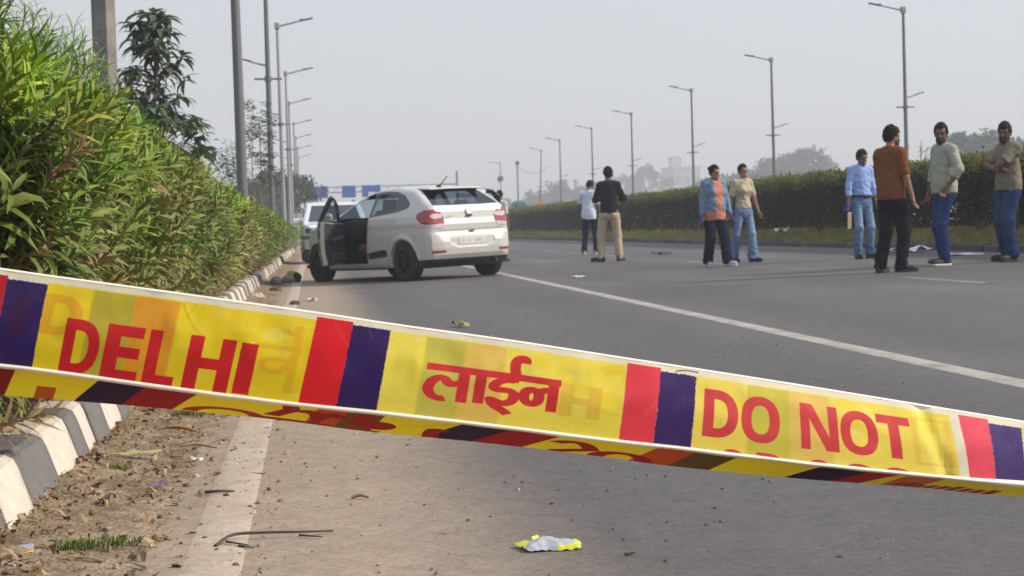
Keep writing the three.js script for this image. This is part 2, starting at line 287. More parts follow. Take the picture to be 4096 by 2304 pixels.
const up2 = (dir, spin) => { const q = new THREE.Quaternion().setFromUnitVectors(V(0, 1, 0), dir.clone().normalize()); return q.multiply(new THREE.Quaternion().setFromAxisAngle(V(0, 1, 0), spin)); };
const placed = (p, dir, s) => new THREE.Matrix4().compose(p, up2(dir, rnd() * 6.28), V(s, s, s));

// ---------------------------------------------------------------- the oleander hedge behind the left kerb, shrub by shrub
const singleLeaves = [leafGeo(0.15, 0.026, 0.5), leafGeo(0.13, 0.022, 0.9), leafGeo(0.16, 0.03, 0.2)];
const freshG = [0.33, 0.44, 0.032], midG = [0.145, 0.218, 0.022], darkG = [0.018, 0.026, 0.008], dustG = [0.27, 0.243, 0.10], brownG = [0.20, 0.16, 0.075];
const leafMats = [mat([0.26, 0.37, 0.06], 0.6, { transmission: 0.3, thickness: 0 }), mat([0.33, 0.30, 0.15], 0.8, { transmission: 0.25, thickness: 0 }), mat([0.16, 0.25, 0.05], 0.6, { transmission: 0.3, thickness: 0 }), mat([0.40, 0.35, 0.21], 0.85, { transmission: 0.2, thickness: 0 })];
function oleanderShrub(z, w, top, label, dens, { wisp = 0, xf = -1.0, depth = 1.5, leaves = 0, dusty = 0.5 } = {}) {
  const o = thing('oleander_shrub', label, 'shrub', [-1.5, 0.15, z], 0, 'shrubs of the roadside hedge'), lists = oleander.map(() => []), stems = [], ns = Math.ceil(6 * w);
  const cx = -1.5, area = w * (top + depth), N = Math.round(dens * area);
  const topAt = (x, zz) => top * (1 + 0.09 * fbm(x * 1.5 + 3, zz * 0.9, 4) * 2 + 0.05 * fbm(x * 6, zz * 5)) - 0.25 * smoothstep(-x, 1.9, 2.7) ;
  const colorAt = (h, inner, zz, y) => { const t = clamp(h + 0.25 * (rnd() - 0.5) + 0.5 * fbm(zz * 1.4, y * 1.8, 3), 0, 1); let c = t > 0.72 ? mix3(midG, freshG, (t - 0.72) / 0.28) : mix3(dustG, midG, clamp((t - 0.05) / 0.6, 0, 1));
    if (t < 0.75 && rnd() < dusty * 0.5 * (fbm(zz * 1.1, y * 1.6, 31) > -0.05 ? 1.3 : 0.4)) c = mix3(c, dustG, 0.8); if (rnd() < 0.05 * (1.2 - t)) c = brownG; if (inner) c = mix3(c, darkG, 0.8); return c.map((v) => v * rr(0.75, 1.25)); };  // inner leaves darkened to paint the shade inside the shrub
  for (let i = 0; i < N; i++) {
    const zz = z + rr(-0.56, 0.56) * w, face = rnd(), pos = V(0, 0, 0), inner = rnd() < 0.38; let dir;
    if (face < top / (top + depth * 0.8)) { const y = Math.pow(rnd(), 0.85) * (topAt(xf, zz) - 0.1), bulge = xf + 0.14 * Math.sin(Math.PI * Math.min(1, y / top)) + 0.16 * fbm(zz * 1.8, y * 2.2, 6) - (y < 0.35 ? (0.35 - y) * 0.5 : 0) - 0.28 * smoothstep(y / top, 0.72, 1.0);
      pos.set(bulge - (inner ? rr(0.15, 0.5) : rr(0, 0.13)), y, zz); dir = V(rr(0.2, 1.1), rr(0.15, 1.2) + 0.5 * y / top, rr(-0.6, 0.6)); }
    else { const x = xf - 0.22 - Math.pow(rnd(), 1.3) * depth, y = topAt(x, zz); pos.set(x, y - (inner ? rr(0.2, 0.5) : rr(0.02, 0.22)) - 0.05, zz); dir = V(rr(-0.3, 0.5), 1.2, rr(-0.45, 0.45)); }
    if (pos.y < 0.75 * top && z > -24 && fbm(zz * 2.1, pos.y * 2.6, 20) > 0.04 && rnd() < 0.85 && !inner) continue;
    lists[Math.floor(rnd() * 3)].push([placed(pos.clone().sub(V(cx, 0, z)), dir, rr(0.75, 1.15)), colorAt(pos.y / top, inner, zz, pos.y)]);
  }
  for (let i = 0; i < ns; i++) { const a = V(rr(-0.4, 0.35), -0.05, rr(-0.45, 0.45) * w), e = V(a.x + rr(-0.25, 0.3), top * rr(0.75, 0.95), a.z + rr(-0.25, 0.25)); stems.push(tint(tube([a, a.clone().lerp(e, 0.5).add(V(rr(-0.06, 0.06), 0, rr(-0.06, 0.06))), e], 0.016, 0.006, 5, 5), [rr(0.8, 1.3), 1, 0.9])); }
  stems.forEach((q) => mesh('stem', q, barkMat, o));
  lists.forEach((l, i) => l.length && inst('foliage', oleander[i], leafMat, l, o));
  if (wisp) { const l = [[], []]; for (let i = 0; i < wisp; i++) { const x = rr(xf - 1.1, xf - 0.05), zz = z + rr(-0.55, 0.55) * w; l[i % 2].push([placed(V(x - cx, topAt(x, zz) - rr(-0.02, 0.22), zz - z), V(rr(-0.2, 0.9), 1, rr(-0.5, 0.5)), rr(0.7, 1.15)), mix3([0.15, 0.26, 0.045], [0.23, 0.30, 0.10], rnd()).map((v) => v * rr(0.7, 1.2))]); }
    l.forEach((q, i) => inst('foliage', wispy[i], leafMat, q, o)); }
  for (let i = 0; i < leaves; i++) { const y = rr(0.15, 0.95) * top, zz = z + rr(-0.5, 0.5) * w, b = xf + 0.14 * Math.sin(Math.PI * y / top) + 0.16 * fbm(zz * 1.8, y * 2.2, 6) - 0.28 * smoothstep(y / top, 0.72, 1.0), d = V(rr(0.3, 1), rr(-0.5, 0.8), rr(-0.8, 0.8)), m = mesh('leaf', pick(singleLeaves), y / top > 0.6 ? leafMats[pick([0, 0, 2])] : leafMats[pick([1, 1, 2, 3])], o);
    m.quaternion.copy(up2(d, rnd() * 6.28)); m.position.set(b - cx + rr(-0.02, 0.07), y, zz - z); m.scale.setScalar(rr(0.6, 0.95)); }
  return o;
}
[
  [-5.6, 1.5, 1.20, 'tall oleander shrub with wispy pale shoots at the left edge, nearest of the hedge', 430, { wisp: 260, leaves: 50, dusty: 0.25 }],
  [-7.0, 1.5, 1.20, 'oleander shrub with wispy light green tips above the purple stripe of the tape', 430, { wisp: 300, leaves: 50, dusty: 0.35 }],
  [-8.5, 1.6, 1.20, 'broad oleander shrub just left of the concrete pole', 420, { wisp: 120, leaves: 60, dusty: 0.7 }],
  [-10.1, 1.7, 1.18, 'dusty tan leaved oleander shrub right in front of the concrete pole', 400, { leaves: 60, dusty: 1.0 }],
  [-11.9, 1.9, 1.13, 'oleander shrub with a yellow flower below the drooping tree', 380, { leaves: 50, dusty: 0.6 }],
  [-13.9, 2.2, 1.08, 'oleander shrub with pointed dark shoots right of the drooping tree', 340, { leaves: 30, dusty: 0.6 }],
  [-16.2, 2.5, 1.06, 'spiky topped oleander shrub between the drooping tree and the dark lamp pole', 300, { dusty: 0.7 }],
  [-18.8, 2.8, 1.03, 'brownish oleander shrub in front of the dark lamp pole', 260, { dusty: 1.0 }],
  [-21.8, 3.2, 1.02, 'dull olive oleander shrub beside the foot of the dark lamp pole', 220, { dusty: 0.9 }],
  [-25.4, 3.8, 1.02, 'rounded green shrub of the hedge just past the dark lamp pole', 190, { dusty: 0.45 }],
  [-29.6, 4.4, 1.0, 'bright green clipped shrub of the hedge near the yellow rag', 160, { dusty: 0.1, xf: -0.92 }],
  [-35.0, 6.0, 0.98, 'bright green end of the hedge beside the white car facing the camera', 130, { dusty: 0.1, xf: -0.9 }],
  [-43.0, 9.0, 0.95, 'far green stretch of the hedge behind the white car facing the camera', 90, { dusty: 0.2 }],
  [-54, 12, 0.95, 'hazy stretch of the hedge beyond the white car facing the camera', 70, { dusty: 0.2 }],
  [-68, 15, 0.95, 'hazy far end of the hedge under the dark bushy tree', 55, { dusty: 0.2 }],
  [-85, 20, 0.95, 'last faint stretch of the hedge down the road', 40, { dusty: 0.2 }],
].forEach((a) => oleanderShrub(...a));
{ const f = mesh('oleander_flower', join([0, 1, 2, 3, 4].map((i) => tr(leafGeo(0.035, 0.028, 0.8), [0, 0, 0], [1.0, i * 1.257, 0]))), mat([0.85, 0.55, 0.02], 0.7), scene); f.position.set(-0.93, 1.01, -11.8); f.rotation.set(0.9, 0.3, 0); tag(f, 'single yellow flower on the oleander shrub below the drooping tree', 'flower'); }

// ---------------------------------------------------------------- the clipped median hedge
{
  const o = thing('median_hedge', 'long clipped dark green hedge with bare forked stems on the median', 'hedge', [0, 0, 0]);
  const clump = (n, r, L, W) => join([...Array(n)].map(() => tint(tr(leafGeo(L * rr(0.7, 1.2), W, rr(0, 0.6), 0.2, 2), [rr(-r, r), rr(-r, r), rr(-r, r)], [rr(0, 6), rr(0, 6), rr(0, 6)]), (() => { const k = rr(0.6, 1.4); return [k, k, k]; })())));
  const cl = [clump(18, 0.11, 0.065, 0.034), clump(18, 0.12, 0.07, 0.03)], lists = [[], []];
  const bush = (z) => Math.abs(Math.sin(Math.PI * (z + 0.4 * fbm(z * 0.3, 6)) / 1.7)), bottom = (z) => 0.66 + 0.52 * Math.pow(bush(z), 1.5) + 0.2 * fbm(z * 0.8, 2), topY = (x, z) => 1.74 - 0.07 * bush(z) + 0.0012 * (-z - 25) + 0.07 * fbm(x * 1.2, z * 0.7, 2) * 2 + 0.05 * fbm(x * 5, z * 4);
  for (let z = -17; z > -104; ) {
    const dens = z > -45 ? 115 : 60, step = 0.25; z -= step;
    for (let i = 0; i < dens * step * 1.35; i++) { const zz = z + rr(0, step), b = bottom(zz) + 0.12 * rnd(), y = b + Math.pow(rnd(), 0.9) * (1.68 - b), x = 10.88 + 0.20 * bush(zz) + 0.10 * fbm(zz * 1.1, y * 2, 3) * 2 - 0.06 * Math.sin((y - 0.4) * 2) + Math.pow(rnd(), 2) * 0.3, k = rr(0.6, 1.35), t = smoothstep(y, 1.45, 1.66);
      lists[i & 1].push([MX(V(x, y, zz), [rr(0, 6), rr(0, 6), 0], rr(0.8, 1.25)), mix3([0.028, 0.044, 0.019], [0.17, 0.175, 0.045], t * 0.8).map((v) => v * k)]); }  // front coloured dark as if shaded, upper rim lightened as if sunlit
    for (let i = 0; i < dens * step * 1.5; i++) { const zz = z + rr(0, step), x = rr(10.84, 12.5), k = rr(0.65, 1.3); lists[i & 1].push([MX(V(x, topY(x, zz) - rr(0, 0.12) - 0.05 * (x < 11 ? (11 - x) * 5 : 0), zz), [rr(0, 6), rr(0, 6), 0], rr(0.8, 1.2)), mix3([0.09, 0.12, 0.03], [0.21, 0.20, 0.055], clamp(0.5 + 1.2 * fbm(x * 0.9, zz * 0.5, 9), 0, 1)).map((v) => v * k)]); }  // top clumps painted lighter olive as if sunlit
    for (let i = 0; i < dens * step * 0.5; i++) { const zz = z + rr(0, step), k = rr(0.5, 1.1); lists[i & 1].push([MX(V(rr(11.1, 12.4), rr(bottom(zz) + 0.05, 1.6), zz), [rr(0, 6), rr(0, 6), 0], 1.3), [0.014 * k, 0.022 * k, 0.011 * k]]); }  // inner clumps near black, painting the shade within
  }
  for (let i = 0; i < 3600; i++) { const z = -17 - 84 * rnd(), k = rr(0.6, 1.2); lists[i & 1].push([MX(V(rr(11.7, 13.2), rr(0.42, 0.95), z), [rr(0, 6), rr(0, 6), 0], 1.5), [0.016 * k, 0.022 * k, 0.011 * k]]); }  // low clumps coloured dark to paint shade under the hedge
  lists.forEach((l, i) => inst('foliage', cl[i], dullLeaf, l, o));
  const stemMat = mat([0.085, 0.07, 0.055], 1, { vertexColors: true });
  for (let z0 = -17; z0 > -92; z0 -= 1.7) { const z = z0 + rr(-0.12, 0.12), b = V(11.2 + rr(-0.12, 0.12), 0.46, z), parts = [];
    for (let i = 0; i < (z > -60 ? 6 : 3); i++) { const e = b.clone().add(V(rr(-0.25, 0.35), rr(0.5, 0.8), rr(-0.6, 0.6))); parts.push(tint(tube([b.clone().add(V(rr(-0.04, 0.04), 0, rr(-0.04, 0.04))), b.clone().lerp(e, 0.45).add(V(0, -0.03, rr(-0.05, 0.05))), e], 0.026, 0.011, 4, 5), [rr(0.7, 1.8), rr(0.7, 1.5), 1])); }
    parts.forEach((q) => mesh('stem', q, stemMat, o));
  }
}
// grass on the median edge, tufts in the dirt
const bladeTuft = (n, h, r, w) => join([...Array(n)].map(() => { const k = rr(0.65, 1.35); return tint(tr(leafGeo(h * rr(0.5, 1.1), w, rr(0.3, 1.3), 0.1, 2), [rr(-r, r), 0, rr(-r, r)], [rr(-0.5, 0.7), rr(0, 6), 0]), [k, k, k * 0.9]); }));
{ const g = bladeTuft(22, 0.11, 0.13, 0.008), l = [];
  for (let i = 0; i < 8500; i++) { const z = -17 - 78 * Math.pow(rnd(), 1.5), x = 10.40 + Math.pow(rnd(), 1.0) * 1.5, k = rr(0.7, 1.3); l.push([MX(V(x, 0.32 + 0.17 * smoothstep(x, 10.4, 11.3), z), [0, rr(0, 6), 0], rr(0.5, 1.2) * (fbm(x, z * 0.8, 5) > 0.2 ? 1.7 : 1)), mix3([0.33, 0.29, 0.11], [0.20, 0.21, 0.07], clamp(0.45 + 1.4 * fbm(x * 1.2, z * 0.4, 2), 0, 1)).map((v) => v * k)]); }
  const o = inst('grass', g, dullLeaf, l, scene); tag(o, 'dry yellow green grass along the foot of the median hedge', 'grass'); }
const tuftG = bladeTuft(60, 0.040, 0.05, 0.005);
for (const [x, z, n, sx, label] of [[-0.59, -4.42, 7, 0.085, 'low green grass tuft in the dirt near the bottom left corner'], [-0.57, -7.6, 5, 0.07, 'small green grass tuft in the dirt just below the tape'], [-0.70, -5.9, 2, 0.04, 'tiny grass sprout against the striped kerb']]) {
  const o = thing('grass_tuft', label, 'grass tuft', [x, groundY(x) + 0.008, z]), l = [];
  for (let i = 0; i < n; i++) l.push([MX(V(rr(-sx, sx), 0.006, rr(-0.03, 0.03)), [0, rr(0, 6), 0], rr(0.45, 0.85)), [0.10 * rr(0.8, 1.3), 0.15 * rr(0.8, 1.2), 0.03]]);
  const m = inst('blades', tuftG, dullLeaf, l, o);
}

// ---------------------------------------------------------------- trees
function crownClump(n, r, L, W) { return join([...Array(n)].map(() => { const d = V(rr(-1, 1), rr(-0.8, 1), rr(-1, 1)).normalize().multiplyScalar(r * Math.cbrt(rnd())), k = rr(0.6, 1.4); return tint(tr(leafGeo(L * rr(0.7, 1.3), W, rr(0, 0.8), 0.2, 2), d.toArray(), [rr(0, 6), rr(0, 6), rr(0, 6)]), [k, k, k]); })); }
const farClump = crownClump(26, 0.55, 0.42, 0.2);
function tree(name, label, [x, y, z], H, W, { col = [0.05, 0.075, 0.035], lobes = 9, n = 420, base = 0.25, trunk = 0.16, group, D = W * 0.8, sc = 1 } = {}) {
  const o = thing(name, label, 'tree', [x, y, z], 0, group), L = [], parts = [];
  for (let i = 0; i < lobes; i++) { const t = (i + 0.5) / lobes, h = lerp(base, 0.86, Math.pow(t, 0.8)) * H, s = Math.sin(Math.PI * clamp((h / H - base * 0.55) / (1.06 - base * 0.55), 0.05, 1)); L.push([rr(-0.42, 0.42) * W * s, h, rr(-0.4, 0.4) * D * s, rr(0.16, 0.27) * Math.min(W, H) * (0.6 + 0.5 * s)]); }
  parts.push(tint(tube([V(0, -0.4, 0), V(rr(-0.1, 0.1) * W * 0.2, H * 0.3, 0), V(0, H * 0.72, 0)], trunk, trunk * 0.3, 6, 7), [1, 1, 1]));
  for (const l of L) parts.push(tint(tube([V(0, H * rr(0.15, 0.35), 0), V(l[0] * 0.5, l[1] * 0.7, l[2] * 0.5), V(l[0], l[1], l[2])], trunk * 0.45, trunk * 0.1, 5, 5), [1, 1, 1]));
  mesh('trunk', join(parts), barkMat, o);
  const list = [];
  for (let i = 0; i < n; i++) { const l = pick(L), d = V(rr(-1, 1), rr(-0.7, 1), rr(-1, 1)).normalize().multiplyScalar(Math.pow(rnd(), 0.4) * l[3]), k = rr(0.6, 1.4); list.push([MX(V(l[0] + d.x * 1.15, Math.max(0.1 * H, l[1] + d.y * 0.85), l[2] + d.z), [rr(0, 6), rr(0, 6), 0], sc * rr(0.55, 1.15)), col.map((c) => c * k)]); }
  inst('crown', farClump, dullLeaf, list, o); return o;
}
// trees beyond the opposite carriageway
tree('far_tree', 'broad hazy tree behind the median hedge above the two walking women', [116.7, 0.2, -405], 18.1, 23.0, { n: 520, lobes: 11, base: 0.3 , sc: 2.3, trunk: 0.35 });
tree('far_tree', 'lower wing of hazy trees left of the broad tree behind the hedge', [103.2, 0.2, -405], 11.9, 20.2, { n: 360, lobes: 8 , sc: 2.3, trunk: 0.35 });
tree('far_tree', 'low hazy tree right of the broad tree behind the hedge', [130.9, 0.2, -405], 11.0, 17.5, { n: 280, lobes: 7 , sc: 2.3, trunk: 0.35 });
tree('far_tree', 'rounded dark green tree behind the hedge left of the bearded man', [95.1, 0.2, -230], 11.9, 14.1, { n: 520, lobes: 11, base: 0.25, col: [0.042, 0.07, 0.032] , sc: 2.3, trunk: 0.35 });
tree('far_tree', 'sprawling tree behind the hedge at the right edge', [108.6, 0.2, -237], 8.6, 16.2, { n: 380, lobes: 8 , sc: 2.3, trunk: 0.35 });
tree('far_tree', 'pale hazy tree beside the far pale building', [131.2, 0.2, -634], 24.4, 17.5, { n: 260, lobes: 7, col: [0.075, 0.08, 0.06] , sc: 2.3, trunk: 0.35 });
tree('far_tree', 'thin hazy tree above the man in the white shirt', [120.9, 0.2, -648], 21.1, 14.9, { n: 160, lobes: 6, col: [0.075, 0.08, 0.06] , sc: 2.3, trunk: 0.35 });
tree('far_tree', 'low pale trees right of the man in the black shirt', [109.6, 0.2, -627], 17.6, 16.2, { n: 190, lobes: 6, col: [0.07, 0.08, 0.06] , sc: 2.3, trunk: 0.35 });
tree('far_tree', 'bluish tree in the haze behind the leaning lamp', [69.9, 0.2, -486], 13.2, 14.1, { n: 260, lobes: 7, col: [0.06, 0.08, 0.06] , sc: 2.3, trunk: 0.35 });
tree('far_tree', 'bluish tree in the haze left of the white shirted man', [80.4, 0.2, -492], 12.6, 15.1, { n: 260, lobes: 7, col: [0.06, 0.08, 0.06] , sc: 2.3, trunk: 0.35 });
tree('far_tree', 'faint low bush far down the road behind the car', [60.8, 0.2, -492], 8.9, 12.1, { n: 150, lobes: 5, col: [0.06, 0.08, 0.06] , sc: 2.3, trunk: 0.35 });
tree('far_tree', 'dim strip of bushes where the hedge meets the horizon', [45.9, 0.2, -580], 7.2, 21.6, { n: 200, lobes: 7, col: [0.06, 0.07, 0.06], D: 2 , sc: 2.3, trunk: 0.35 });
// trees on the left verge
tree('verge_tree', 'dark bushy tree between the left street lamps and the blue signs', [-1.9, 0.1, -118], 5.4, 4.6, { n: 420, lobes: 12, base: 0.3, col: [0.085, 0.10, 0.065], sc: 0.6 });
tree('verge_tree', 'dark low tree behind the second street lamp', [-4.2, 0.1, -112], 4.6, 4.0, { n: 260, lobes: 9, col: [0.085, 0.10, 0.065], sc: 0.6 });
{ // slender saplings beside the dark lamp pole
  const sap = (x, z, H, lean, label, dens) => { const o = thing('sapling', label, 'tree', [x, 0.15, z]), parts = [], list = [], g = crownClump(12, 0.16, 0.12, 0.05);
    for (let i = 0; i < 4; i++) { const e = V(lean * rr(0.6, 1.3) + rr(-0.3, 0.3), H * rr(0.65, 1), rr(-0.3, 0.3)); parts.push(tint(tube([V(0, 0, 0), e.clone().multiplyScalar(0.5).add(V(rr(-0.1, 0.1), 0, 0)), e], 0.022, 0.006, 6, 5), [1.6, 1.6, 1.4]));
      for (let k = 0; k < dens * 2.4; k++) list.push([MX(e.clone().multiplyScalar(rr(0.72, 1.0)).add(V(rr(-0.35, 0.35), rr(-0.16, 0.1), rr(-0.3, 0.3))), [0, rr(0, 6), 0], V(1.3, 0.5, 1.3)), [0.11 * rr(0.6, 1.2), 0.15 * rr(0.7, 1.2), 0.06]]); }
    mesh('trunk', join(parts), barkMat, o); inst('crown', g, dullLeaf, list, o); };
  sap(-1.35, -42, 4.1, 0.35, 'thin sapling with sparse flat foliage between the two nearest lamp poles', 9);
  sap(-1.75, -43, 3.5, -0.3, 'thin sapling leaning left behind the dark lamp pole', 7);
}
{ // drooping tree behind the concrete pole: whorls of long hanging leaves
  const o = thing('drooping_tree', 'grey green tree with long drooping leaves right of the concrete pole', 'tree', [-2.15, 0.15, -23.5]);
  const whorl = (n, L, W) => join([...Array(n)].map((_, i) => { const k = rr(0.6, 1.45); return tint(tr(leafGeo(L * rr(0.7, 1.15), W * rr(0.8, 1.2), 0.9, 0.25), [0, rr(-0.03, 0.03), 0], [rr(0.9, 1.75), i * 6.283 / n + rr(-0.4, 0.4), 0]), [k, k, k]); }));
  const gs = [whorl(9, 0.29, 0.085), whorl(8, 0.33, 0.09)], parts = [tint(tube([V(-0.1, 0, 0), V(-0.02, 1.6, 0.05), V(0.08, 2.8, 0), V(0.1, 3.75, 0)], 0.05, 0.012, 8, 7), [1, 1, 1])], lists = [[], []];
  for (let i = 0; i < 125; i++) { const t = Math.pow(rnd(), 0.72), h = 3.9 - 2.4 * t, a = rnd() * 6.28, r = (0.10 + 0.66 * Math.pow(t, 0.75)) * rr(0.4, 1.05), b = V(0.06, h - 0.3 - 0.2 * r, 0), e = V(0.08 + Math.cos(a) * r, h, Math.sin(a) * r); if (i % 2) parts.push(tint(tube([b, b.clone().lerp(e, 0.5).add(V(0, 0.08, 0)), e], 0.012, 0.005, 4, 5), [1, 1, 1]));
    const c = rr(0.7, 1.35), f = rnd() < 0.15 ? 1.5 : 1; lists[i & 1].push([MX(e, [rr(-0.35, 0.35) + 0.5 * Math.sin(a) * r, rr(0, 6), -0.5 * Math.cos(a) * r], rr(0.75, 1.1)), [0.078 * c, 0.098 * c * f, 0.056 * c]]); }
  mesh('trunk', join(parts), mat([0.06, 0.05, 0.04], 1), o); lists.forEach((l, i) => inst('crown', gs[i], dullLeaf, l, o));
}
{ // leafless thorn boughs behind the hedge
  const o = thing('bare_shrub', 'leafless grey thorny boughs behind the hedge beside the nearest right lamp', 'shrub', [20.6, 0.3, -55]), parts = [];
  for (let i = 0; i < 9; i++) { const a = rr(-1, 1), s = V(a * 0.8, 0, rr(-0.3, 0.3)), e = V(a * 1.4 + rr(-0.4, 0.4), rr(1.9, 3.1), rr(-0.4, 0.4)); parts.push(tint(tube([s, s.clone().lerp(e, 0.6).add(V(rr(-0.25, 0.25), 0.15, 0)), e.clone().add(V(rr(-0.4, 0.4), 0.05, 0))], 0.045, 0.012, 8, 5), [1, 1, 1]));
    for (let k = 0; k < 4; k++) { const b = s.clone().lerp(e, rr(0.55, 0.95)), f = b.clone().add(V(rr(-0.5, 0.5), rr(-0.1, 0.35), rr(-0.2, 0.2))); parts.push(tint(tube([b, b.clone().lerp(f, 0.5).add(V(0, 0.08, 0)), f], 0.018, 0.006, 4, 4), [1, 1, 1])); } }
  mesh('bough', join(parts), mat([0.16, 0.15, 0.13], 1, { vertexColors: true }), o);
}
// ---------------------------------------------------------------- poles, street lamps, sign gantry, far building
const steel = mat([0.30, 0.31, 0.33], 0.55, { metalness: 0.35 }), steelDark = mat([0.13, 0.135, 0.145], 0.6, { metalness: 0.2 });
function makeLamp() {
  const o = new THREE.Group(); o.name = 'street_lamp';
  mesh('pole', new THREE.CylinderGeometry(0.055, 0.10, 9.1, 10).translate(0, 4.55, 0), steel, o);
  mesh('collar', join([box(0.78, 0.05, 0.05, [0, 5.12, 0]), new THREE.CylinderGeometry(0.105, 0.105, 0.14, 10).translate(0, 5.12, 0)]), steelDark, o);
  const a = mesh('arm', join([tube([V(0, 9.02, 0), V(-0.6, 9.16, 0), V(-1.0, 9.25, 0)], 0.042, 0.03, 6, 8), box(0.2, 0.26, 0.2, [0, 9.05, 0], [0, 0, 0], 0.04)]), steel, o);
  mesh('lamp_head', join([box(0.52, 0.06, 0.19, [-1.18, 9.29, 0], [0, 0, -0.2], 0.028), box(0.16, 0.09, 0.12, [-0.98, 9.27, 0], [0, 0, -0.2], 0.03)]), steelDark, a);
  const b = mesh('lower_arm', tube([V(0.05, 5.5, 0), V(0.3, 5.56, 0), V(0.55, 5.64, 0)], 0.03, 0.022, 5, 7), steel, o);
  mesh('lamp_head', box(0.36, 0.045, 0.13, [0.62, 5.665, 0], [0, 0, 0.25], 0.02), steelDark, b);
  return o;
}
const lamp = makeLamp(); shadows(lamp);
const ord = ['nearest', 'second', 'third', 'fourth', 'fifth', 'sixth', 'seventh', 'eighth', 'ninth'];
let firstLamp = true;
function putLamp(x, z, turn, label, group, s = 1) { const o = firstLamp ? lamp : lamp.clone(); firstLamp = false; o.name = numbered('street_lamp'); o.position.set(x, 0.1, z); o.rotation.set(0, turn, rr(-0.004, 0.004)); o.scale.set(1, s, 1); tag(o, label, 'street lamp', group); scene.add(o); return o; }
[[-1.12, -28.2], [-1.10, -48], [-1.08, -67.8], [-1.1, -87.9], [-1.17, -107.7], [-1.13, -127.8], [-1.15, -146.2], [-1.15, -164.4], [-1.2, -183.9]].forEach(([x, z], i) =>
  putLamp(x, z, Math.PI, i === 0 ? 'thick dark lamp pole behind the hedge, nearest of the left row' : i === 1 ? 'lamp pole with a cross collar and short side arm, second of the left row' : `slim street lamp, ${ord[i]} of the row behind the left kerb`, 'street lamps behind the left kerb').children[0].material = i < 2 ? steelDark : steel);  // nearest two poles take darker steel to paint their shaded side
[[24.09, -65.6], [24.1, -85.2], [24.1, -103.8], [24.3, -124.9], [24.25, -142.6], [24.2, -161.1], [24.8, -181.8]].forEach(([x, z], i) => {
  const o = putLamp(x, z, 0, i === 0 ? 'tallest street lamp on the right, rising between the orange shirt and the pale green shirt' : `slim street lamp, ${ord[i]} of the row beyond the median hedge`, 'street lamps beyond the median hedge');
  if (i === 6) o.rotation.z = -0.05; });
{ const o = thing('camera_pole', 'faint far pole with an arm and a round dish half way up', 'pole', [21.6, 0.2, -190]); mesh('pole', new THREE.CylinderGeometry(0.06, 0.09, 8.1, 8).translate(0, 4.05, 0), steel, o); mesh('arm', tube([V(0, 8, 0), V(-0.7, 8.1, 0), V(-1.3, 8.15, 0)], 0.04, 0.03, 4, 6), steel, o); mesh('dish', tr(new THREE.SphereGeometry(0.42, 14, 8, 0, 6.3, 0, 1.2), [0, 6.2, 0.1], [1.2, 0, 0.5], [1, 0.5, 1]), steelDark, o); }
{ const o = thing('floodlight_pole', 'thin far pole with a lamp box on top beside the haze covered trees', 'pole', [21.1, 0.2, -170]); mesh('pole', new THREE.CylinderGeometry(0.09, 0.13, 7.1, 8).translate(0, 3.55, 0), steel, o); mesh('lamp_head', box(0.34, 0.4, 0.3, [0, 7.2, 0]), steelDark, o);
  mesh('wire', tube([V(0.1, 6.7, 0), V(1.1, 6.2, 0), V(2.2, 6.15, 0), V(3.2, 6.8, 0)], 0.02, 0.02, 10, 4), steelDark, o); }
{ // square concrete pole in the hedge
  const o = thing('concrete_pole', 'weathered square concrete pole rising out of the hedge', 'pole', [-2.33, 0.1, -20], rad(-25));
  const tex = dataTex(256, (u, v) => { let k = 0.72 + 0.3 * (n8(u, v) - 0.5) + 0.25 * (n32(u, v * 0.5) - 0.5) + 0.12 * (rnd() - 0.5); return [k, k * 0.985, k * 0.96]; });
  const g = new RoundedBoxGeometry(0.205, 8, 0.205, 2, 0.014).translate(0, 4, 0), uv = g.attributes.uv, p = g.attributes.position; for (let i = 0; i < uv.count; i++) uv.setXY(i, p.getX(i) + p.getZ(i), p.getY(i) * 0.7);
  mesh('shaft', g, mat([0.27, 0.255, 0.235], 0.9, { map: tex, bumpMap: tex, bumpScale: 0.006 }), o);
  const band = mesh('steel_strap', box(0.225, 0.04, 0.225, [0, 4.6, 0], [0, 0, 0], 0.012), steelDark, o);
}
{ // blue direction signs on a gantry far down the road
  const o = thing('sign_gantry', 'overhead gantry with three blue road signs far down the road', 'road sign', [0, 0, -132]), frameM = mat([0.5, 0.52, 0.54], 0.6, { metalness: 0.3 }), blue = mat([0.03, 0.13, 0.46], 0.6), white = mat([0.72, 0.74, 0.76], 0.6);
  const posts = [-2.6, 11.6]; posts.forEach((x) => mesh('post', new THREE.CylinderGeometry(0.16, 0.2, 5.6, 10).translate(x, 2.6, 0), frameM, o));
  mesh('truss', join([box(14.2, 0.12, 0.12, [4.5, 3.98, -0.2]), box(14.2, 0.12, 0.12, [4.5, 4.4, -0.2]), ...range(-2, 11, 13).map((x, i) => box(0.06, 0.5, 0.06, [x, 4.19, -0.2], [0, 0, i % 2 ? 0.8 : -0.8]))]), frameM, o);
  [[-0.35, 1.38, 'arrow'], [2.42, 3.55, 'text'], [3.98, 5.5, 'box']].forEach(([a, b, kind]) => {
    const s = mesh('sign_panel', box(b - a, 0.96, 0.05, [(a + b) / 2, 4.02, 0], [0, 0, 0], 0.03), blue, o);
    if (kind === 'box') mesh('white_patch', box(0.52, 0.42, 0.02, [a + 0.78, 3.74, 0.04]), white, s);
    mesh('border', join([box(b - a, 0.02, 0.012, [(a + b) / 2, 4.475, 0.031]), box(b - a, 0.02, 0.012, [(a + b) / 2, 3.565, 0.031]), box(0.035, 0.88, 0.012, [a + 0.03, 4.02, 0.031]), box(0.035, 0.88, 0.012, [b - 0.03, 4.02, 0.031])]), white, s); });
}
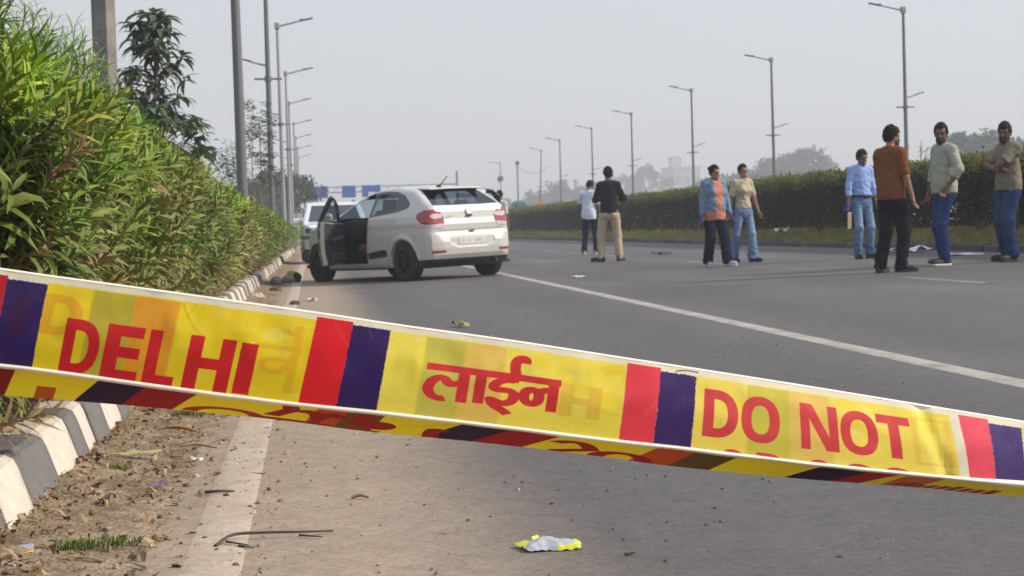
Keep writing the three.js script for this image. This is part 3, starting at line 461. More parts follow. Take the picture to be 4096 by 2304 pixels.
{ // block of flats; pale walls and lightened windows paint in the haze
  const o = thing('apartment_building', 'pale flat roofed building in the haze behind the median hedge', 'building', [163, -2, -726], 0.1), wm = mat([0.42, 0.41, 0.41], 0.9), gm = mat([0.22, 0.23, 0.25], 0.3);
  mesh('wall', box(4.2, 9.2, 8, [0, 4.6, 0], [0, 0, 0], 0.03), wm, o); mesh('parapet', box(4.5, 0.5, 8.2, [0, 9.4, 0], [0, 0, 0], 0.03), wm, o); mesh('stair_tower', box(1.6, 1.7, 2, [-0.9, 10.4, 0], [0, 0, 0], 0.03), wm, o);
  for (const y of [3.2, 5.4, 7.6]) for (const x of [-1.3, 0, 1.3]) { const w = mesh('window', box(0.72, 1.0, 0.06, [x, y, 4.0]), gm, o); mesh('sill', box(0.85, 0.07, 0.16, [x, y - 0.55, 4.05]), wm, w); }
  o.scale.set(3, 2.85, 2);
  const c = thing('chimney', 'stubby far chimney on the hazy skyline left of the white shirted man', 'chimney', [95.7, 0.3, -600]); c.scale.set(2.4, 2.25, 2.4); mesh('stack', new THREE.CylinderGeometry(0.36, 0.42, 7.6, 10).translate(0, 3.8, 0), mat([0.32, 0.30, 0.29], 0.9), c); mesh('rim', new THREE.CylinderGeometry(0.46, 0.46, 0.3, 10).translate(0, 7.5, 0), mat([0.3, 0.28, 0.27], 0.9), c);
  const s = thing('roadside_sign', 'small orange board on a post above the far end of the median hedge', 'sign', [15.7, 0.3, -115]); mesh('post', new THREE.CylinderGeometry(0.04, 0.04, 2.3, 8).translate(0, 1.1, 0), steel, s); mesh('board', box(0.8, 0.5, 0.05, [0, 2.0, 0.05]), mat([0.6, 0.28, 0.14], 0.8), s);
  const y = thing('warning_board', 'small yellow board on a post left of the white car facing the camera', 'sign', [-0.28, 0.05, -62]); mesh('post', new THREE.CylinderGeometry(0.03, 0.03, 1.3, 8).translate(0, 0.65, 0), steel, y); mesh('board', box(0.17, 0.36, 0.04, [0, 1.42, 0.03]), mat([0.75, 0.52, 0.08], 0.7), y);
  const t = thing('auto_rickshaw', 'faint blue green three wheeler far down the opposite carriageway', 'auto rickshaw', [15.1, 0.26, -121]);
  mesh('body', sdfMesh((x, yy, z) => smax(smax(Math.abs(x) - 0.62 + 0.12 * smoothstep(yy, 1.2, 2), Math.abs(z) - 1.2, 0.25), smax(yy - 2.5, 0.3 - yy, 0.1), 0.3), [-0.9, 0, -1.5], [0.9, 2.8, 1.5], 0.08), mat([0.05, 0.16, 0.16], 0.5), t);
  mesh('windscreen', box(0.9, 0.7, 0.04, [0, 1.75, 1.17], [-0.12, 0, 0]), mat([0.05, 0.06, 0.08], 0.15), t); for (const [x, z] of [[0, 1.0], [-0.55, -0.8], [0.55, -0.8]]) mesh('wheel', tr(new THREE.TorusGeometry(0.17, 0.07, 8, 16), [x, 0.22, z], [0, Math.PI / 2, 0]), mat([0.02, 0.02, 0.02], 0.9), t);
}

// ---------------------------------------------------------------- cars
const tyreM = mat([0.018, 0.018, 0.019], 0.9), plasticM = mat([0.022, 0.023, 0.025], 0.6), cabinM = mat([0.02, 0.021, 0.024], 0.85), rimM = mat([0.02, 0.02, 0.022], 0.6), gapM = mat([0.05, 0.05, 0.05], 0.9), trimM = mat([0.012, 0.014, 0.02], 0.25, { clearcoat: 0.5 });
const paintOff = (c) => mat(c, 0.38, { clearcoat: 1, clearcoatRoughness: 0.08 });
const glassM = mat([0.50, 0.62, 0.64], 0.03, { transmission: 1, thickness: 0, ior: 1.5 });
function wheel(parent, x, y, z, r, w, side) {
  const g = new THREE.Group(); g.name = 'wheel'; g.position.set(x, y, z); parent.add(g);
  const p = [[r * 0.6, -w / 2], [r * 0.86, -w / 2], [r * 0.97, -w * 0.4], [r, -w * 0.28], [r, w * 0.28], [r * 0.97, w * 0.4], [r * 0.86, w / 2], [r * 0.6, w / 2]].map(([a, b]) => new THREE.Vector2(a, b));
  mesh('tyre', new THREE.LatheGeometry(p, 36).rotateX(Math.PI / 2), tyreM, g);
  const sp = [new THREE.CylinderGeometry(r * 0.61, r * 0.61, w * 0.6, 28, 1, true).rotateX(Math.PI / 2), tr(new THREE.CylinderGeometry(r * 0.17, r * 0.19, 0.05, 16).rotateX(Math.PI / 2), [0, 0, side * w * 0.3]), tr(new THREE.CylinderGeometry(r * 0.6, r * 0.6, 0.02, 28).rotateX(Math.PI / 2), [0, 0, -side * w * 0.1])];
  for (let i = 0; i < 8; i++) sp.push(box(r * 0.52, r * 0.13, 0.03, [Math.cos(i * 0.785) * r * 0.36, Math.sin(i * 0.785) * r * 0.36, side * w * 0.27], [0, 0, i * 0.785]));
  sp.push(tr(new THREE.TorusGeometry(r * 0.6, 0.012, 6, 28), [0, 0, side * w * 0.42])); mesh('rim', join(sp), rimM, g);
}
const inPoly = (pts, f = 0.4) => { const q = poly2(pts); return (side) => (x, y, z) => Math.max(q(x, y), f - side * z); };
function seat(parent, x, z, m, w = 0.5) { mesh('seat', join([box(0.5, 0.17, w, [x, 0.52, z], [0, 0, 0.08], 0.06), box(0.16, 0.6, w * 0.94, [x - 0.3, 0.85, z], [0, 0, 0.24], 0.06), box(0.11, 0.19, w * 0.52, [x - 0.42, 1.22, z], [0, 0, 0.2], 0.045), tube([V(x - 0.4, 1.1, z - 0.06), V(x - 0.4, 1.2, z - 0.06)], 0.008), tube([V(x - 0.4, 1.1, z + 0.06), V(x - 0.4, 1.2, z + 0.06)], 0.008)]), m, parent); }

{ // the white hatchback with two open doors; x runs from the rear bumper to the nose, z to the car's right
  const car = thing('parked_car', 'cream white hatchback seen from behind with two doors open, parked across the lane line', 'car', [2.455, 0, -25.42]);
  const yaw = rad(121), q = new THREE.Quaternion().setFromAxisAngle(V(0, 0, 1), 0.026).multiply(new THREE.Quaternion().setFromAxisAngle(V(0, 1, 0), yaw));
  car.quaternion.copy(q); car.position.y = 0.044; car.scale.y = 0.985;
  const prof = poly2([[0.10, 0.29], [0.02, 0.40], [0.0, 0.50], [0.0, 0.60], [0.035, 0.71], [0.055, 0.74], [0.05, 0.86], [0.075, 0.95], [0.085, 1.06], [0.12, 1.15], [0.54, 1.405], [0.64, 1.443], [0.92, 1.48], [1.15, 1.505], [1.5, 1.495], [1.78, 1.45], [2.05, 1.362], [2.36, 1.205], [2.68, 1.045], [2.88, 0.995], [3.45, 0.915], [3.72, 0.81], [3.84, 0.66], [3.88, 0.48], [3.83, 0.25], [3.7, 0.19], [0.3, 0.2]]);
  const halfW = (s) => { const t = [[0, 0.60], [0.06, 0.73], [0.14, 0.79], [0.3, 0.835], [0.65, 0.868], [1.2, 0.872], [2.6, 0.872], [3.15, 0.862], [3.45, 0.815], [3.65, 0.71], [3.8, 0.55], [3.92, 0.3]]; if (s <= 0) return t[0][1]; for (let i = 1; i < t.length; i++) if (s <= t[i][0]) return lerp(t[i - 1][1], t[i][1], (s - t[i - 1][0]) / (t[i][0] - t[i - 1][0])); return 0.3; };
  const secW = (y) => { const t = [[0.15, -0.07], [0.3, -0.025], [0.5, 0], [0.72, 0], [0.82, -0.012], [0.9, -0.012], [1.0, -0.03], [1.1, -0.075], [1.4, -0.235], [1.5, -0.30]]; if (y <= t[0][0]) return t[0][1]; for (let i = 1; i < t.length; i++) if (y <= t[i][0]) return lerp(t[i - 1][1], t[i][1], (y - t[i - 1][0]) / (t[i][0] - t[i - 1][0])); return -0.3; };
  const arch = (x, y, s) => 0.345 - Math.hypot(x - s, y - 0.315);
  const shellF = (x, y, z) => { const az = Math.abs(z), p = prof(x, y + 0.045 * (az / 0.87) ** 2 * smoothstep(y, 1.2, 1.5));
    let side = (az - halfW(x) - secW(y)) * 0.92; const flare = Math.min(Math.abs(Math.hypot(x - 0.665, y - 0.315) - 0.37), Math.abs(Math.hypot(x - 3.185, y - 0.315) - 0.37)); if (y > 0.2) side -= 0.014 * Math.exp(-flare * flare * 600);
    let d = smax(p, side, 0.075); d = Math.max(d, Math.max(Math.max(arch(x, y, 0.665), arch(x, y, 3.185)), -1) > 0 && az > 0.58 ? Math.min(0.05, Math.max(arch(x, y, 0.665), arch(x, y, 3.185))) : d);
    if (x < 0.4 && az < 0.44) { const r = smax(Math.abs(y - 0.61) - 0.10 + 0.5 * Math.max(0, az - 0.28), az - 0.42, 0.03); d = smax(d, Math.min(0.020 - x, -r), 0.012); }   // number plate recess
    return d; };
  let shell = sdfMesh(shellF, [-0.06, 0.12, -0.95], [4.06, 1.6, 0.95], 0.0165);
  const cut = (g, f) => split(g, f);
  const doorF = inPoly([[2.46, 0.30], [2.52, 0.50], [2.52, 0.85], [2.47, 1.01], [2.22, 1.19], [1.98, 1.325], [1.8, 1.39], [1.68, 1.418], [1.625, 1.40], [1.60, 1.3], [1.60, 1.05], [1.62, 0.7], [1.66, 0.30]]);
  const doorR = inPoly([[1.59, 0.30], [1.555, 0.7], [1.55, 1.05], [1.57, 1.44], [1.2, 1.435], [0.98, 1.40], [0.86, 1.30], [0.84, 1.12], [0.86, 0.92], [0.98, 0.72], [1.06, 0.52], [1.12, 0.30]]);
  const dlo = inPoly([[2.60, 1.01], [2.32, 1.175], [2.06, 1.315], [1.83, 1.392], [1.6, 1.432], [1.3, 1.437], [1.0, 1.41], [0.78, 1.345], [0.6, 1.235], [0.565, 1.175], [0.62, 1.13], [0.85, 1.085], [1.55, 1.035], [2.2, 1.0], [2.56, 0.985]]);
  const gF = inPoly([[2.40, 1.03], [2.18, 1.175], [1.98, 1.285], [1.85, 1.345], [1.72, 1.375], [1.69, 1.055], [2.2, 1.03]]);
  const gR = inPoly([[1.53, 1.065], [1.55, 1.385], [1.25, 1.385], [1.02, 1.355], [0.96, 1.29], [0.94, 1.11]]);
  const gQ = inPoly([[0.87, 1.125], [0.885, 1.30], [0.8, 1.29], [0.66, 1.215], [0.64, 1.175], [0.68, 1.155]]);
  const rearGlass = (x, y, z) => Math.max(poly2([[-0.625, 1.165], [-0.515, 1.405], [0.515, 1.405], [0.625, 1.165], [0.3, 1.155], [-0.3, 1.155]])(z, y), x - 0.70);
  const windsh = (x, y, z) => Math.max(2.03 - x, x - 2.68, Math.abs(z) - 0.70 + 0.22 * (1 - (y - 1.05) / 0.32) * -0.35 - 0.03 + 0.25 * Math.max(0, y - 1.05), 1.06 - y - 0.02);
  const lightF = (x, y, z) => { const az = Math.abs(z), t = 0.79 - Math.min(az, 0.79) - Math.max(0, x - 0.12); return Math.max(poly2([[0.31, 0.875], [0.315, 0.97], [0.27, 1.055], [0.14, 1.10], [-0.06, 1.09], [-0.22, 1.04], [-0.20, 0.97], [-0.10, 0.89], [0.06, 0.865]])(t, y), x - 0.5, 0.4 - az); };
  const body = new THREE.Group(); const paint = paintOff([0.555, 0.55, 0.525]), redM = mat([0.30, 0.005, 0.012], 0.12, { clearcoat: 1 }), clearM = mat([0.62, 0.52, 0.48], 0.15, { clearcoat: 1 });
  const named = (n, g, m, par = car) => (g.attributes.position.count ? mesh(n, g, m, par) : null);
  // openings first: the left front and the right rear door swing out
  const swing = (name, doorPoly, side, hinge, ang, glassPoly) => {
    const [d, rest] = cut(shell, doorPoly(side)); shell = rest;
    const pivot = new THREE.Group(); pivot.name = name; pivot.position.set(hinge[0], 0, hinge[1]); pivot.rotation.y = ang; car.add(pivot);
    const mv = (g) => g.translate(-hinge[0], 0, -hinge[1]);
    let [gl, skin] = cut(d, glassPoly(side)); let [tr2, pn] = cut(skin, dlo(side));
    const r1 = rim(skin, -0.045), edge = rim(pn, -0.115), inner = join([push(pn, -0.115), push(tr2, -0.045)]), [frameIn, trimIn] = cut(inner, (x, y) => 1.0 - y);
    mesh('door_skin', mv(pn), paint, pivot); mesh('door_edge', mv(edge), paint, pivot); mesh('window_frame', mv(join([tr2, frameIn, r1])), trimM, pivot);
    mesh('door_trim', mv(trimIn), cabinM, pivot); mesh('window', mv(push(gl, -0.02)), glassM, pivot);
    const iz = hinge[1] - side * 0.14, cx = side < 0 ? 2.05 : 1.25; mesh('armrest', mv(box(0.5, 0.07, 0.09, [cx, 0.72, iz], [0, 0, 0.1], 0.03)), plasticM, pivot); mesh('door_pocket', mv(box(0.62, 0.16, 0.07, [cx + 0.02, 0.42, iz], [0, 0, 0], 0.03)), plasticM, pivot);
    mesh('door_handle', mv(box(0.19, 0.035, 0.035, [cx - 0.35, 0.92, hinge[1] + side * 0.025], [0, 0, 0.05], 0.015)), paint, pivot);
    return pivot; };
  const ld = swing('door', doorF, -1, [2.49, -0.85], rad(-53), gF); ld.userData.label = 'open left front door swung out beside the front wheel';
  mesh('mirror', box(0.13, 0.15, 0.2, [-0.15, 1.07, -0.13], [0, 0.2, 0], 0.05), paint, ld);
  const rd = swing('door', doorR, 1, [1.57, 0.85], rad(60), gR); rd.userData.label = 'open right rear door swung out on the far side';
  let part;
  [part, shell] = cut(shell, rearGlass); const rg = split(part, (x, y, z) => Math.max(poly2([[-0.608, 1.172], [-0.505, 1.39], [0.505, 1.39], [0.608, 1.172]])(z, y))); named('rear_window', rg[0], mat([0.22, 0.28, 0.33], 0.03, { transmission: 1, thickness: 0, ior: 1.5 })); named('rear_window_border', rg[1], trimM);
  [part, shell] = cut(shell, windsh); named('windscreen', part, glassM);
  for (const s of [-1, 1]) {
    for (const [g, n] of [[gF, 'window'], [gR, 'window'], [gQ, 'quarter_window']]) { [part, shell] = cut(shell, g(s)); named(n, part, n === 'quarter_window' ? trimM : glassM); }
    [part, shell] = cut(shell, dlo(s)); named('window_frame', part, trimM);
    [part, shell] = cut(shell, (x, y, z) => Math.max(lightF(x, y, z), -s * z)); const [a, b] = cut(part, (x, y, z) => Math.max(poly2([[0.50, 0.965], [0.50, 1.03], [0.60, 1.035], [0.68, 1.03], [0.72, 0.99], [0.66, 0.955]])(Math.abs(z), y), x - 0.3)); const l = named('tail_light', b, redM); if (l && a.attributes.position.count) mesh('clear_lens', a, clearM, l);
    [part, shell] = cut(shell, inPoly([[1.62, 0.37], [1.62, 0.47], [1.12, 0.52], [1.08, 0.45], [1.12, 0.40]])(s)); named('side_moulding', part, plasticM);
    [part, shell] = cut(shell, (x, y, z) => Math.max(Math.abs(y - 0.445) - 0.022, 0.50 - s * z, s * z - 0.73, x - 0.3)); named('bumper_reflector', part, mat([0.24, 0.05, 0.035], 0.3));
  }
  [part, shell] = cut(shell, (x, y, z) => y - 0.335 - (x > 0.35 && x < 3.6 ? -0.11 : 0.0)); named('lower_trim', part, plasticM);
  // shut lines as thin dark seams
  const seam = (f, w = 0.0055) => { [part, shell] = cut(shell, (x, y, z, nx, ny, nz) => Math.abs(f(x, y, z)) - w); return part; };
  const seams = [seam((x, y, z) => Math.max(Math.abs(z) - 0.63, x - 0.5, 0.70 - y - 0.0, Math.abs(y - 0.775) > 0.2 ? 0.05 : -1) > 0 ? 1 : y - 0.775), seam((x, y, z) => (x < 0.35 && y > 0.775 && y < 1.16 ? Math.abs(Math.abs(z) - 0.50 - (y - 0.775) * 0.12) : 1))];
  for (const s of [-1, 1]) { seams.push(seam((x, y, z) => (s * z > 0.4 && y > 0.3 && y < 1.02 ? doorR(s)(x, y, z) : 1))); if (s > 0) seams.push(seam((x, y, z) => (z > 0.4 && y > 0.3 && y < 1.02 ? doorF(1)(x, y, z) : 1))); seams.push(seam((x, y, z) => (s * z > 0.5 && x > 0.02 && x < 0.42 && y > 0.5 && y < 0.9 ? y - 0.80 - 0.1 * x : 1), 0.004)); }
  named('panel_gap', join(seams.filter((g) => g.attributes.position.count)), gapM);
  named('body', shell, paint);
  const [under, lining] = cut(push(shell, -0.03), (x, y) => 0.26 - y); named('cabin_lining', under, cabinM);
  named('floor_pan', box(3.6, 0.06, 1.4, [2.0, 0.27, 0], [0, 0, 0], 0.02), cabinM);
  named('spoiler', sdfMesh((x, y, z) => smax(smax(Math.abs(y - 1.432 - 0.07 * (x - 0.48) + 0.03 * z * z) - 0.014, Math.abs(x - 0.54) - 0.15, 0.02), Math.abs(z) - 0.49 - 0.1 * (x - 0.3), 0.03), [0.3, 1.35, -0.68], [0.8, 1.52, 0.68], 0.012), paint);
  named('spoiler_lip_strip', box(0.05, 0.035, 1.0, [0.53, 1.404, 0], [0, 0, 0.6], 0.015), plasticM);  // black lip between the spoiler and the rear glass
  named('aerial', join([tube([V(0.80, 1.478, 0), V(0.58, 1.62, 0)], 0.011, 0.006, 3, 6), box(0.08, 0.03, 0.05, [0.82, 1.48, 0])]), plasticM);
  named('badge', join([tr(new THREE.TorusGeometry(0.046, 0.012, 8, 24), [0.068, 1.055, 0], [0, Math.PI / 2, 0]), tr(new THREE.CylinderGeometry(0.042, 0.042, 0.014, 24), [0.066, 1.055, 0], [0, 0, Math.PI / 2])]), mat([0.9, 0.9, 0.9], 0.25));
  named('hatch_handle', box(0.03, 0.03, 0.10, [0.055, 0.99, 0], [0, 0, 0], 0.01), plasticM); named('hatch_latch', box(0.02, 0.022, 0.1, [0.028, 0.752, 0.02], [0, 0, 0], 0.008), plasticM);
  named('exhaust', tr(new THREE.CylinderGeometry(0.025, 0.025, 0.2, 10), [0.12, 0.27, 0.45], [0, 0, Math.PI / 2]), rimM);
  named('rear_axle', join([box(0.1, 0.1, 1.3, [0.67, 0.3, 0]), box(0.7, 0.16, 0.4, [0.5, 0.3, 0.1], [0, 0, 0], 0.06)]), plasticM);
  { const c = document.createElement('canvas'); c.width = 512; c.height = 112; const x = c.getContext('2d'); x.fillStyle = '#d9d9d6'; x.fillRect(0, 0, 512, 112);  x.fillStyle = '#a4a9b8'; x.font = 'bold 78px sans-serif'; x.textBaseline = 'middle'; x.fillText('DL 1Z', 40, 60, 190); x.fillText('6967', 290, 60, 180); const t = new THREE.CanvasTexture(c); t.colorSpace = THREE.SRGBColorSpace;
    named('number_plate', new THREE.PlaneGeometry(0.5, 0.11).rotateY(-Math.PI / 2).translate(0.013, 0.60, 0.0), mat([0.9, 0.9, 0.9], 0.5, { map: t }));
    const c2 = document.createElement('canvas'); c2.width = 256; c2.height = 48; const y = c2.getContext('2d'); y.clearRect(0, 0, 256, 48); y.fillStyle = '#fff'; y.font = 'bold 40px sans-serif'; y.textBaseline = 'middle'; y.fillText('BALENO', 8, 26, 240); const a = new THREE.CanvasTexture(c2);
    named('model_lettering', new THREE.PlaneGeometry(0.17, 0.028).rotateY(-Math.PI / 2).translate(0.052, 0.985, -0.36), mat([0.25, 0.25, 0.27], 0.3, { metalness: 0.6, alphaMap: (() => { const d = y.getImageData(0, 0, 256, 48), n = new Uint8Array(256 * 48 * 4); for (let j = 0; j < 48; j++) for (let i = 0; i < 256; i++) { const v = d.data[((47 - j) * 256 + i) * 4 + 3]; n.set([v, v, v, 255], (j * 256 + i) * 4); } const tt = new THREE.DataTexture(n, 256, 48); tt.magFilter = THREE.LinearFilter; tt.needsUpdate = true; return tt; })(), transparent: true }));
  }
  seat(car, 2.10, -0.36, mat([0.16, 0.035, 0.045], 0.9)); seat(car, 2.05, 0.36, cabinM); named('rear_seat', join([box(0.5, 0.2, 1.2, [1.12, 0.5, 0], [0, 0, 0.05], 0.07), box(0.16, 0.55, 1.2, [0.86, 0.82, 0], [0, 0, 0.2], 0.06), ...[-0.36, 0.36].map((z) => box(0.1, 0.16, 0.26, [0.76, 1.16, z], [0, 0, 0.2], 0.04))]), cabinM);
  named('dashboard', box(0.45, 0.26, 1.36, [2.58, 0.87, 0], [0, 0, -0.1], 0.09), cabinM); named('steering_wheel', tr(new THREE.TorusGeometry(0.18, 0.018, 8, 24), [2.34, 0.93, 0.36], [0, 1.2, 0]), cabinM);
  named('parcel_shelf', box(0.45, 0.03, 1.2, [0.55, 1.02, 0], [0, 0, 0.03], 0.01), cabinM); named('inside_mirror', box(0.04, 0.07, 0.22, [2.16, 1.27, 0]), plasticM);
  for (const [x, z, s] of [[0.665, -0.755, -1], [0.665, 0.755, 1], [3.185, -0.755, -1], [3.185, 0.755, 1]]) wheel(car, x, 0.312, z, 0.312, 0.195, s);
  named('mirror', box(0.13, 0.15, 0.2, [2.40, 1.07, 0.99], [0, -0.2, 0], 0.05), paint);
  shadows(car);
}
{ // the white car that stands behind it and faces the camera
  const car = thing('parked_car', 'white utility car facing the camera, half hidden behind the open left door', 'car', [0.52, 0.02, -48.6], rad(-88));
  const prof = poly2([[0.05, 0.35], [0, 0.6], [0.05, 0.95], [0.15, 1.05], [0.35, 1.5], [0.6, 1.62], [1.4, 1.66], [2.2, 1.63], [2.5, 1.56], [3.05, 1.1], [3.2, 1.06], [3.8, 1.02], [3.97, 0.92], [4.0, 0.6], [3.96, 0.35], [3.8, 0.28], [0.3, 0.28]]);
  const w = (x) => 0.87 - 0.16 * smoothstep(x, 3.6, 4.02) - 0.1 * (1 - smoothstep(x, 0, 0.3)), f = (x, y, z) => { const az = Math.abs(z); let d = smax(prof(x, y), az - w(x) + 0.14 * smoothstep(y, 1.0, 1.66), 0.06); const ar = Math.max(0.36 - Math.hypot(x - 0.75, y - 0.33), 0.36 - Math.hypot(x - 3.3, y - 0.33)); return ar > 0 && az > 0.58 ? Math.max(d, Math.min(0.05, ar)) : d; };
  let s = sdfMesh(f, [-0.06, 0.2, -0.95], [4.08, 1.72, 0.95], 0.025), part; const paint = paintOff([0.70, 0.71, 0.73]), dg = mat([0.025, 0.032, 0.045], 0.08, { clearcoat: 1 });
  const put = (n, fn, m) => { [part, s] = split(s, fn); if (part.attributes.position.count) return mesh(n, part, m, car); };
  put('windscreen', (x, y, z) => Math.max(2.52 - x, x - 3.06, Math.abs(z) - 0.72 + 0.28 * (y - 1.1)), dg);
  for (const sd of [-1, 1]) { put('window', inPoly([[2.85, 1.1], [2.4, 1.5], [1.5, 1.54], [1.5, 1.08]])(sd), dg); put('window', inPoly([[1.42, 1.08], [1.42, 1.54], [0.5, 1.48], [0.4, 1.1]])(sd), dg); put('headlight', (x, y, z) => Math.max(Math.abs(y - 0.86) - 0.07, 3.75 - x, 0.42 - sd * z), mat([0.06, 0.09, 0.11], 0.08, { clearcoat: 1 })); put('fog_light', (x, y, z) => Math.max(Math.hypot(y - 0.52, z - sd * 0.6) - 0.07, 3.8 - x), mat([0.5, 0.6, 0.6], 0.15)); }
  put('grille', (x, y, z) => Math.max(Math.abs(y - 0.86) - 0.05, 3.8 - x, Math.abs(z) - 0.42), plasticM); put('lower_grille', (x, y, z) => Math.max(Math.abs(y - 0.5) - 0.1, 3.8 - x, Math.abs(z) - 0.45), plasticM); put('lower_trim', (x, y) => y - 0.37, plasticM);
  put('green_stripe', (x, y, z) => Math.max(Math.abs(y - 0.68) - 0.05, Math.abs(z) < 0.7 ? 1 : -1), mat([0.05, 0.17, 0.14], 0.4)); mesh('body', s, paint, car);
  for (const sd of [-1, 1]) { mesh('mirror', box(0.14, 0.17, 0.24, [2.72, 1.12, sd * 1.02], [0, 0, 0], 0.05), paint, car); mesh('roof_rail', tube([V(0.8, 1.64, sd * 0.6), V(1.5, 1.7, sd * 0.6), V(2.2, 1.65, sd * 0.6)], 0.02, 0.02, 6, 6), steel, car); }
  for (const [x, z, sd] of [[0.75, -0.75, -1], [0.75, 0.75, 1], [3.3, -0.75, -1], [3.3, 0.75, 1]]) wheel(car, x, 0.33, z, 0.33, 0.21, sd);
  shadows(car);
}
// ---------------------------------------------------------------- people
const skinTones = { mid: [0.30, 0.165, 0.105], dark: [0.17, 0.09, 0.058], light: [0.37, 0.22, 0.15] };
const cloth = (c, r = 0.9) => mat(c, r, { vertexColors: true, specularIntensity: 0.12 });
function ik(a, t, l1, l2, pole) {   // the middle joint of a two-bone limb
  const d = t.clone().sub(a); let L = d.length(); const m = (l1 + l2) * 0.998; if (L > m) { t.copy(a).addScaledVector(d, m / L); L = m; d.setLength(m); }
  const u = d.clone().normalize(), k = (l1 * l1 - l2 * l2 + L * L) / (2 * L), h = Math.sqrt(Math.max(0, l1 * l1 - k * k)), p = pole.clone().addScaledVector(u, -pole.dot(u)).normalize();
  return a.clone().addScaledVector(u, k).addScaledVector(p, h);
}
function person(label, [x, z], yaw, h, o) {
  const g = thing('person', label, 'person', [x, groundY(x), z], rad(yaw)), K = h / 1.75; g.scale.setScalar(K);
  const skin = skinTones[o.skin || 'mid'], sw = o.shoulder ?? 0.160, lean = o.lean || 0, tw = rad(o.twist || 0), fem = o.fem ? 1 : 0, bulk = 0.92 * (o.bulk ?? 1);
  const tilt = (p) => { const q = p.clone(); q.z += lean * (p.y - 0.93); const r = tw * smoothstep(p.y, 1.0, 1.35), c = Math.cos(r), s = Math.sin(r); return V(q.x * c + q.z * s + (o.sway || 0) * (1 - Math.abs(p.y - 0.93) / 0.9), q.y, -q.x * s + q.z * c); };
  const hipY = o.hipY ?? 0.92, feet = o.feet || [[0.11, 0], [-0.11, 0]], toes = o.toes || [15, -15], lift = o.lift || [0, 0];
  const hips = [1, -1].map((s) => V(s * 0.092 + (o.sway || 0), hipY, 0)), ank = feet.map(([fx, fz], i) => V(fx, 0.085 + lift[i], fz)), knee = hips.map((a, i) => ik(a, ank[i], 0.43, 0.42, V(Math.sin(rad(toes[i])) * 0.5, 0, 1)));
  const sh = [1, -1].map((s) => tilt(V(s * sw, 1.43, -0.01))), hand = o.hands.map((p) => tilt(V(...p))), pole = (o.poles || [[0.5, 0, -1], [-0.5, 0, -1]]).map((p) => V(...p)), elbow = sh.map((a, i) => ik(a, hand[i], 0.29, 0.255, pole[i]));
  const neck = tilt(V(0, 1.47, -0.015)), hy = rad(o.head?.[0] || 0), hp = rad(o.head?.[1] || 0), headC = tilt(V(0, 1.618, 0.025)).add(V(0, -0.02 * Math.max(0, hp), 0.12 * Math.max(0, hp)));
  const HQ = new THREE.Quaternion().setFromEuler(new THREE.Euler(hp, hy, rad(o.head?.[2] || 0), 'YXZ')), HI = HQ.clone().invert(), tmp = V(0, 0, 0);
  const HS = 0.95, inHead = (f) => (px, py, pz) => { tmp.set(px - headC.x, py - headC.y, pz - headC.z).applyQuaternion(HI).divideScalar(HS); return f(tmp.x, tmp.y, tmp.z) * HS; };
  // torso in the frame of the (leaning, twisted) trunk
  const chest = tilt(V(0, 1.30, 0)), waist = tilt(V(0, 1.06, 0)), hipC = tilt(V(0, 0.93, 0)), ct = Math.cos(tw), st = Math.sin(tw);
  const flat = (c, rx, ry, rz, turn = true) => (px, py, pz) => { let dx = px - c.x, dz = pz - c.z; if (turn) { const a = dx * ct - dz * st; dz = dx * st + dz * ct; dx = a; } return ell([0, 0, 0], [rx, ry, rz])(dx, py - c.y, dz); };
  const torso = (e) => { const a = flat(chest, 0.156 * bulk + e, 0.24 + e, 0.108 * bulk + e), b = flat(waist, (0.140 - 0.016 * fem) * bulk + e, 0.2 + e, 0.104 * bulk + e), c = flat(hipC, 0.142 + 0.016 * fem + e, 0.17 + e, 0.110 + e, false), belly = o.belly ? flat(tilt(V(0, 1.10, 0.035)), 0.14 + e, 0.17, o.belly + e) : null, s1 = cap(sh[0], sh[1], 0.055 + e, 0.055 + e), bust = fem ? [0.07, -0.07].map((q) => { const c2 = tilt(V(q, 1.29, 0.075)); return flat(c2, 0.07 + e, 0.07 + e, 0.06 + e); }) : [];
    return (x1, y1, z1) => { let d = smin(smin(a(x1, y1, z1), b(x1, y1, z1), 0.09), c(x1, y1, z1), 0.08); d = smin(d, s1(x1, y1, z1), 0.07); if (belly) d = smin(d, belly(x1, y1, z1), 0.06); for (const q of bust) d = smin(d, q(x1, y1, z1), 0.05); return d; }; };
  const arms = (e, e2) => [0, 1].map((i) => [cap(sh[i], elbow[i], 0.052 + e, 0.041 + e), cap(elbow[i], hand[i], 0.042 + e2, 0.028 + e2)]), lo = [-0.62, 0, -0.62], hi = [0.62, 1.6, 0.62];
  const bodyT = torso(-0.012), bodyA = arms(0, 0), neckC = cap(neck.clone().add(V(0, -0.05, 0)), headC.clone().add(V(0, -0.06, -0.02)), 0.062 - 0.008 * fem, 0.054 - 0.006 * fem), trap = cap(sh[0].clone().lerp(neck, 0.35), sh[1].clone().lerp(neck, 0.35), 0.052, 0.052), legs = [0, 1].map((i) => [cap(hips[i], knee[i], 0.085, 0.055), cap(knee[i], ank[i], 0.054, 0.036)]);
  const bodyF = (a, b, c) => { let d = smin(bodyT(a, b, c), neckC(a, b, c), 0.035); d = smin(d, trap(a, b, c), 0.05); for (const [u, w] of bodyA) d = smin(d, smin(u(a, b, c), w(a, b, c), 0.02), 0.03); for (const [u, w] of legs) d = smin(d, smin(u(a, b, c), w(a, b, c), 0.03), 0.03); return d; };
  const skinMat = mat([1, 1, 1], 0.55, { vertexColors: true, specularIntensity: 0.5 });
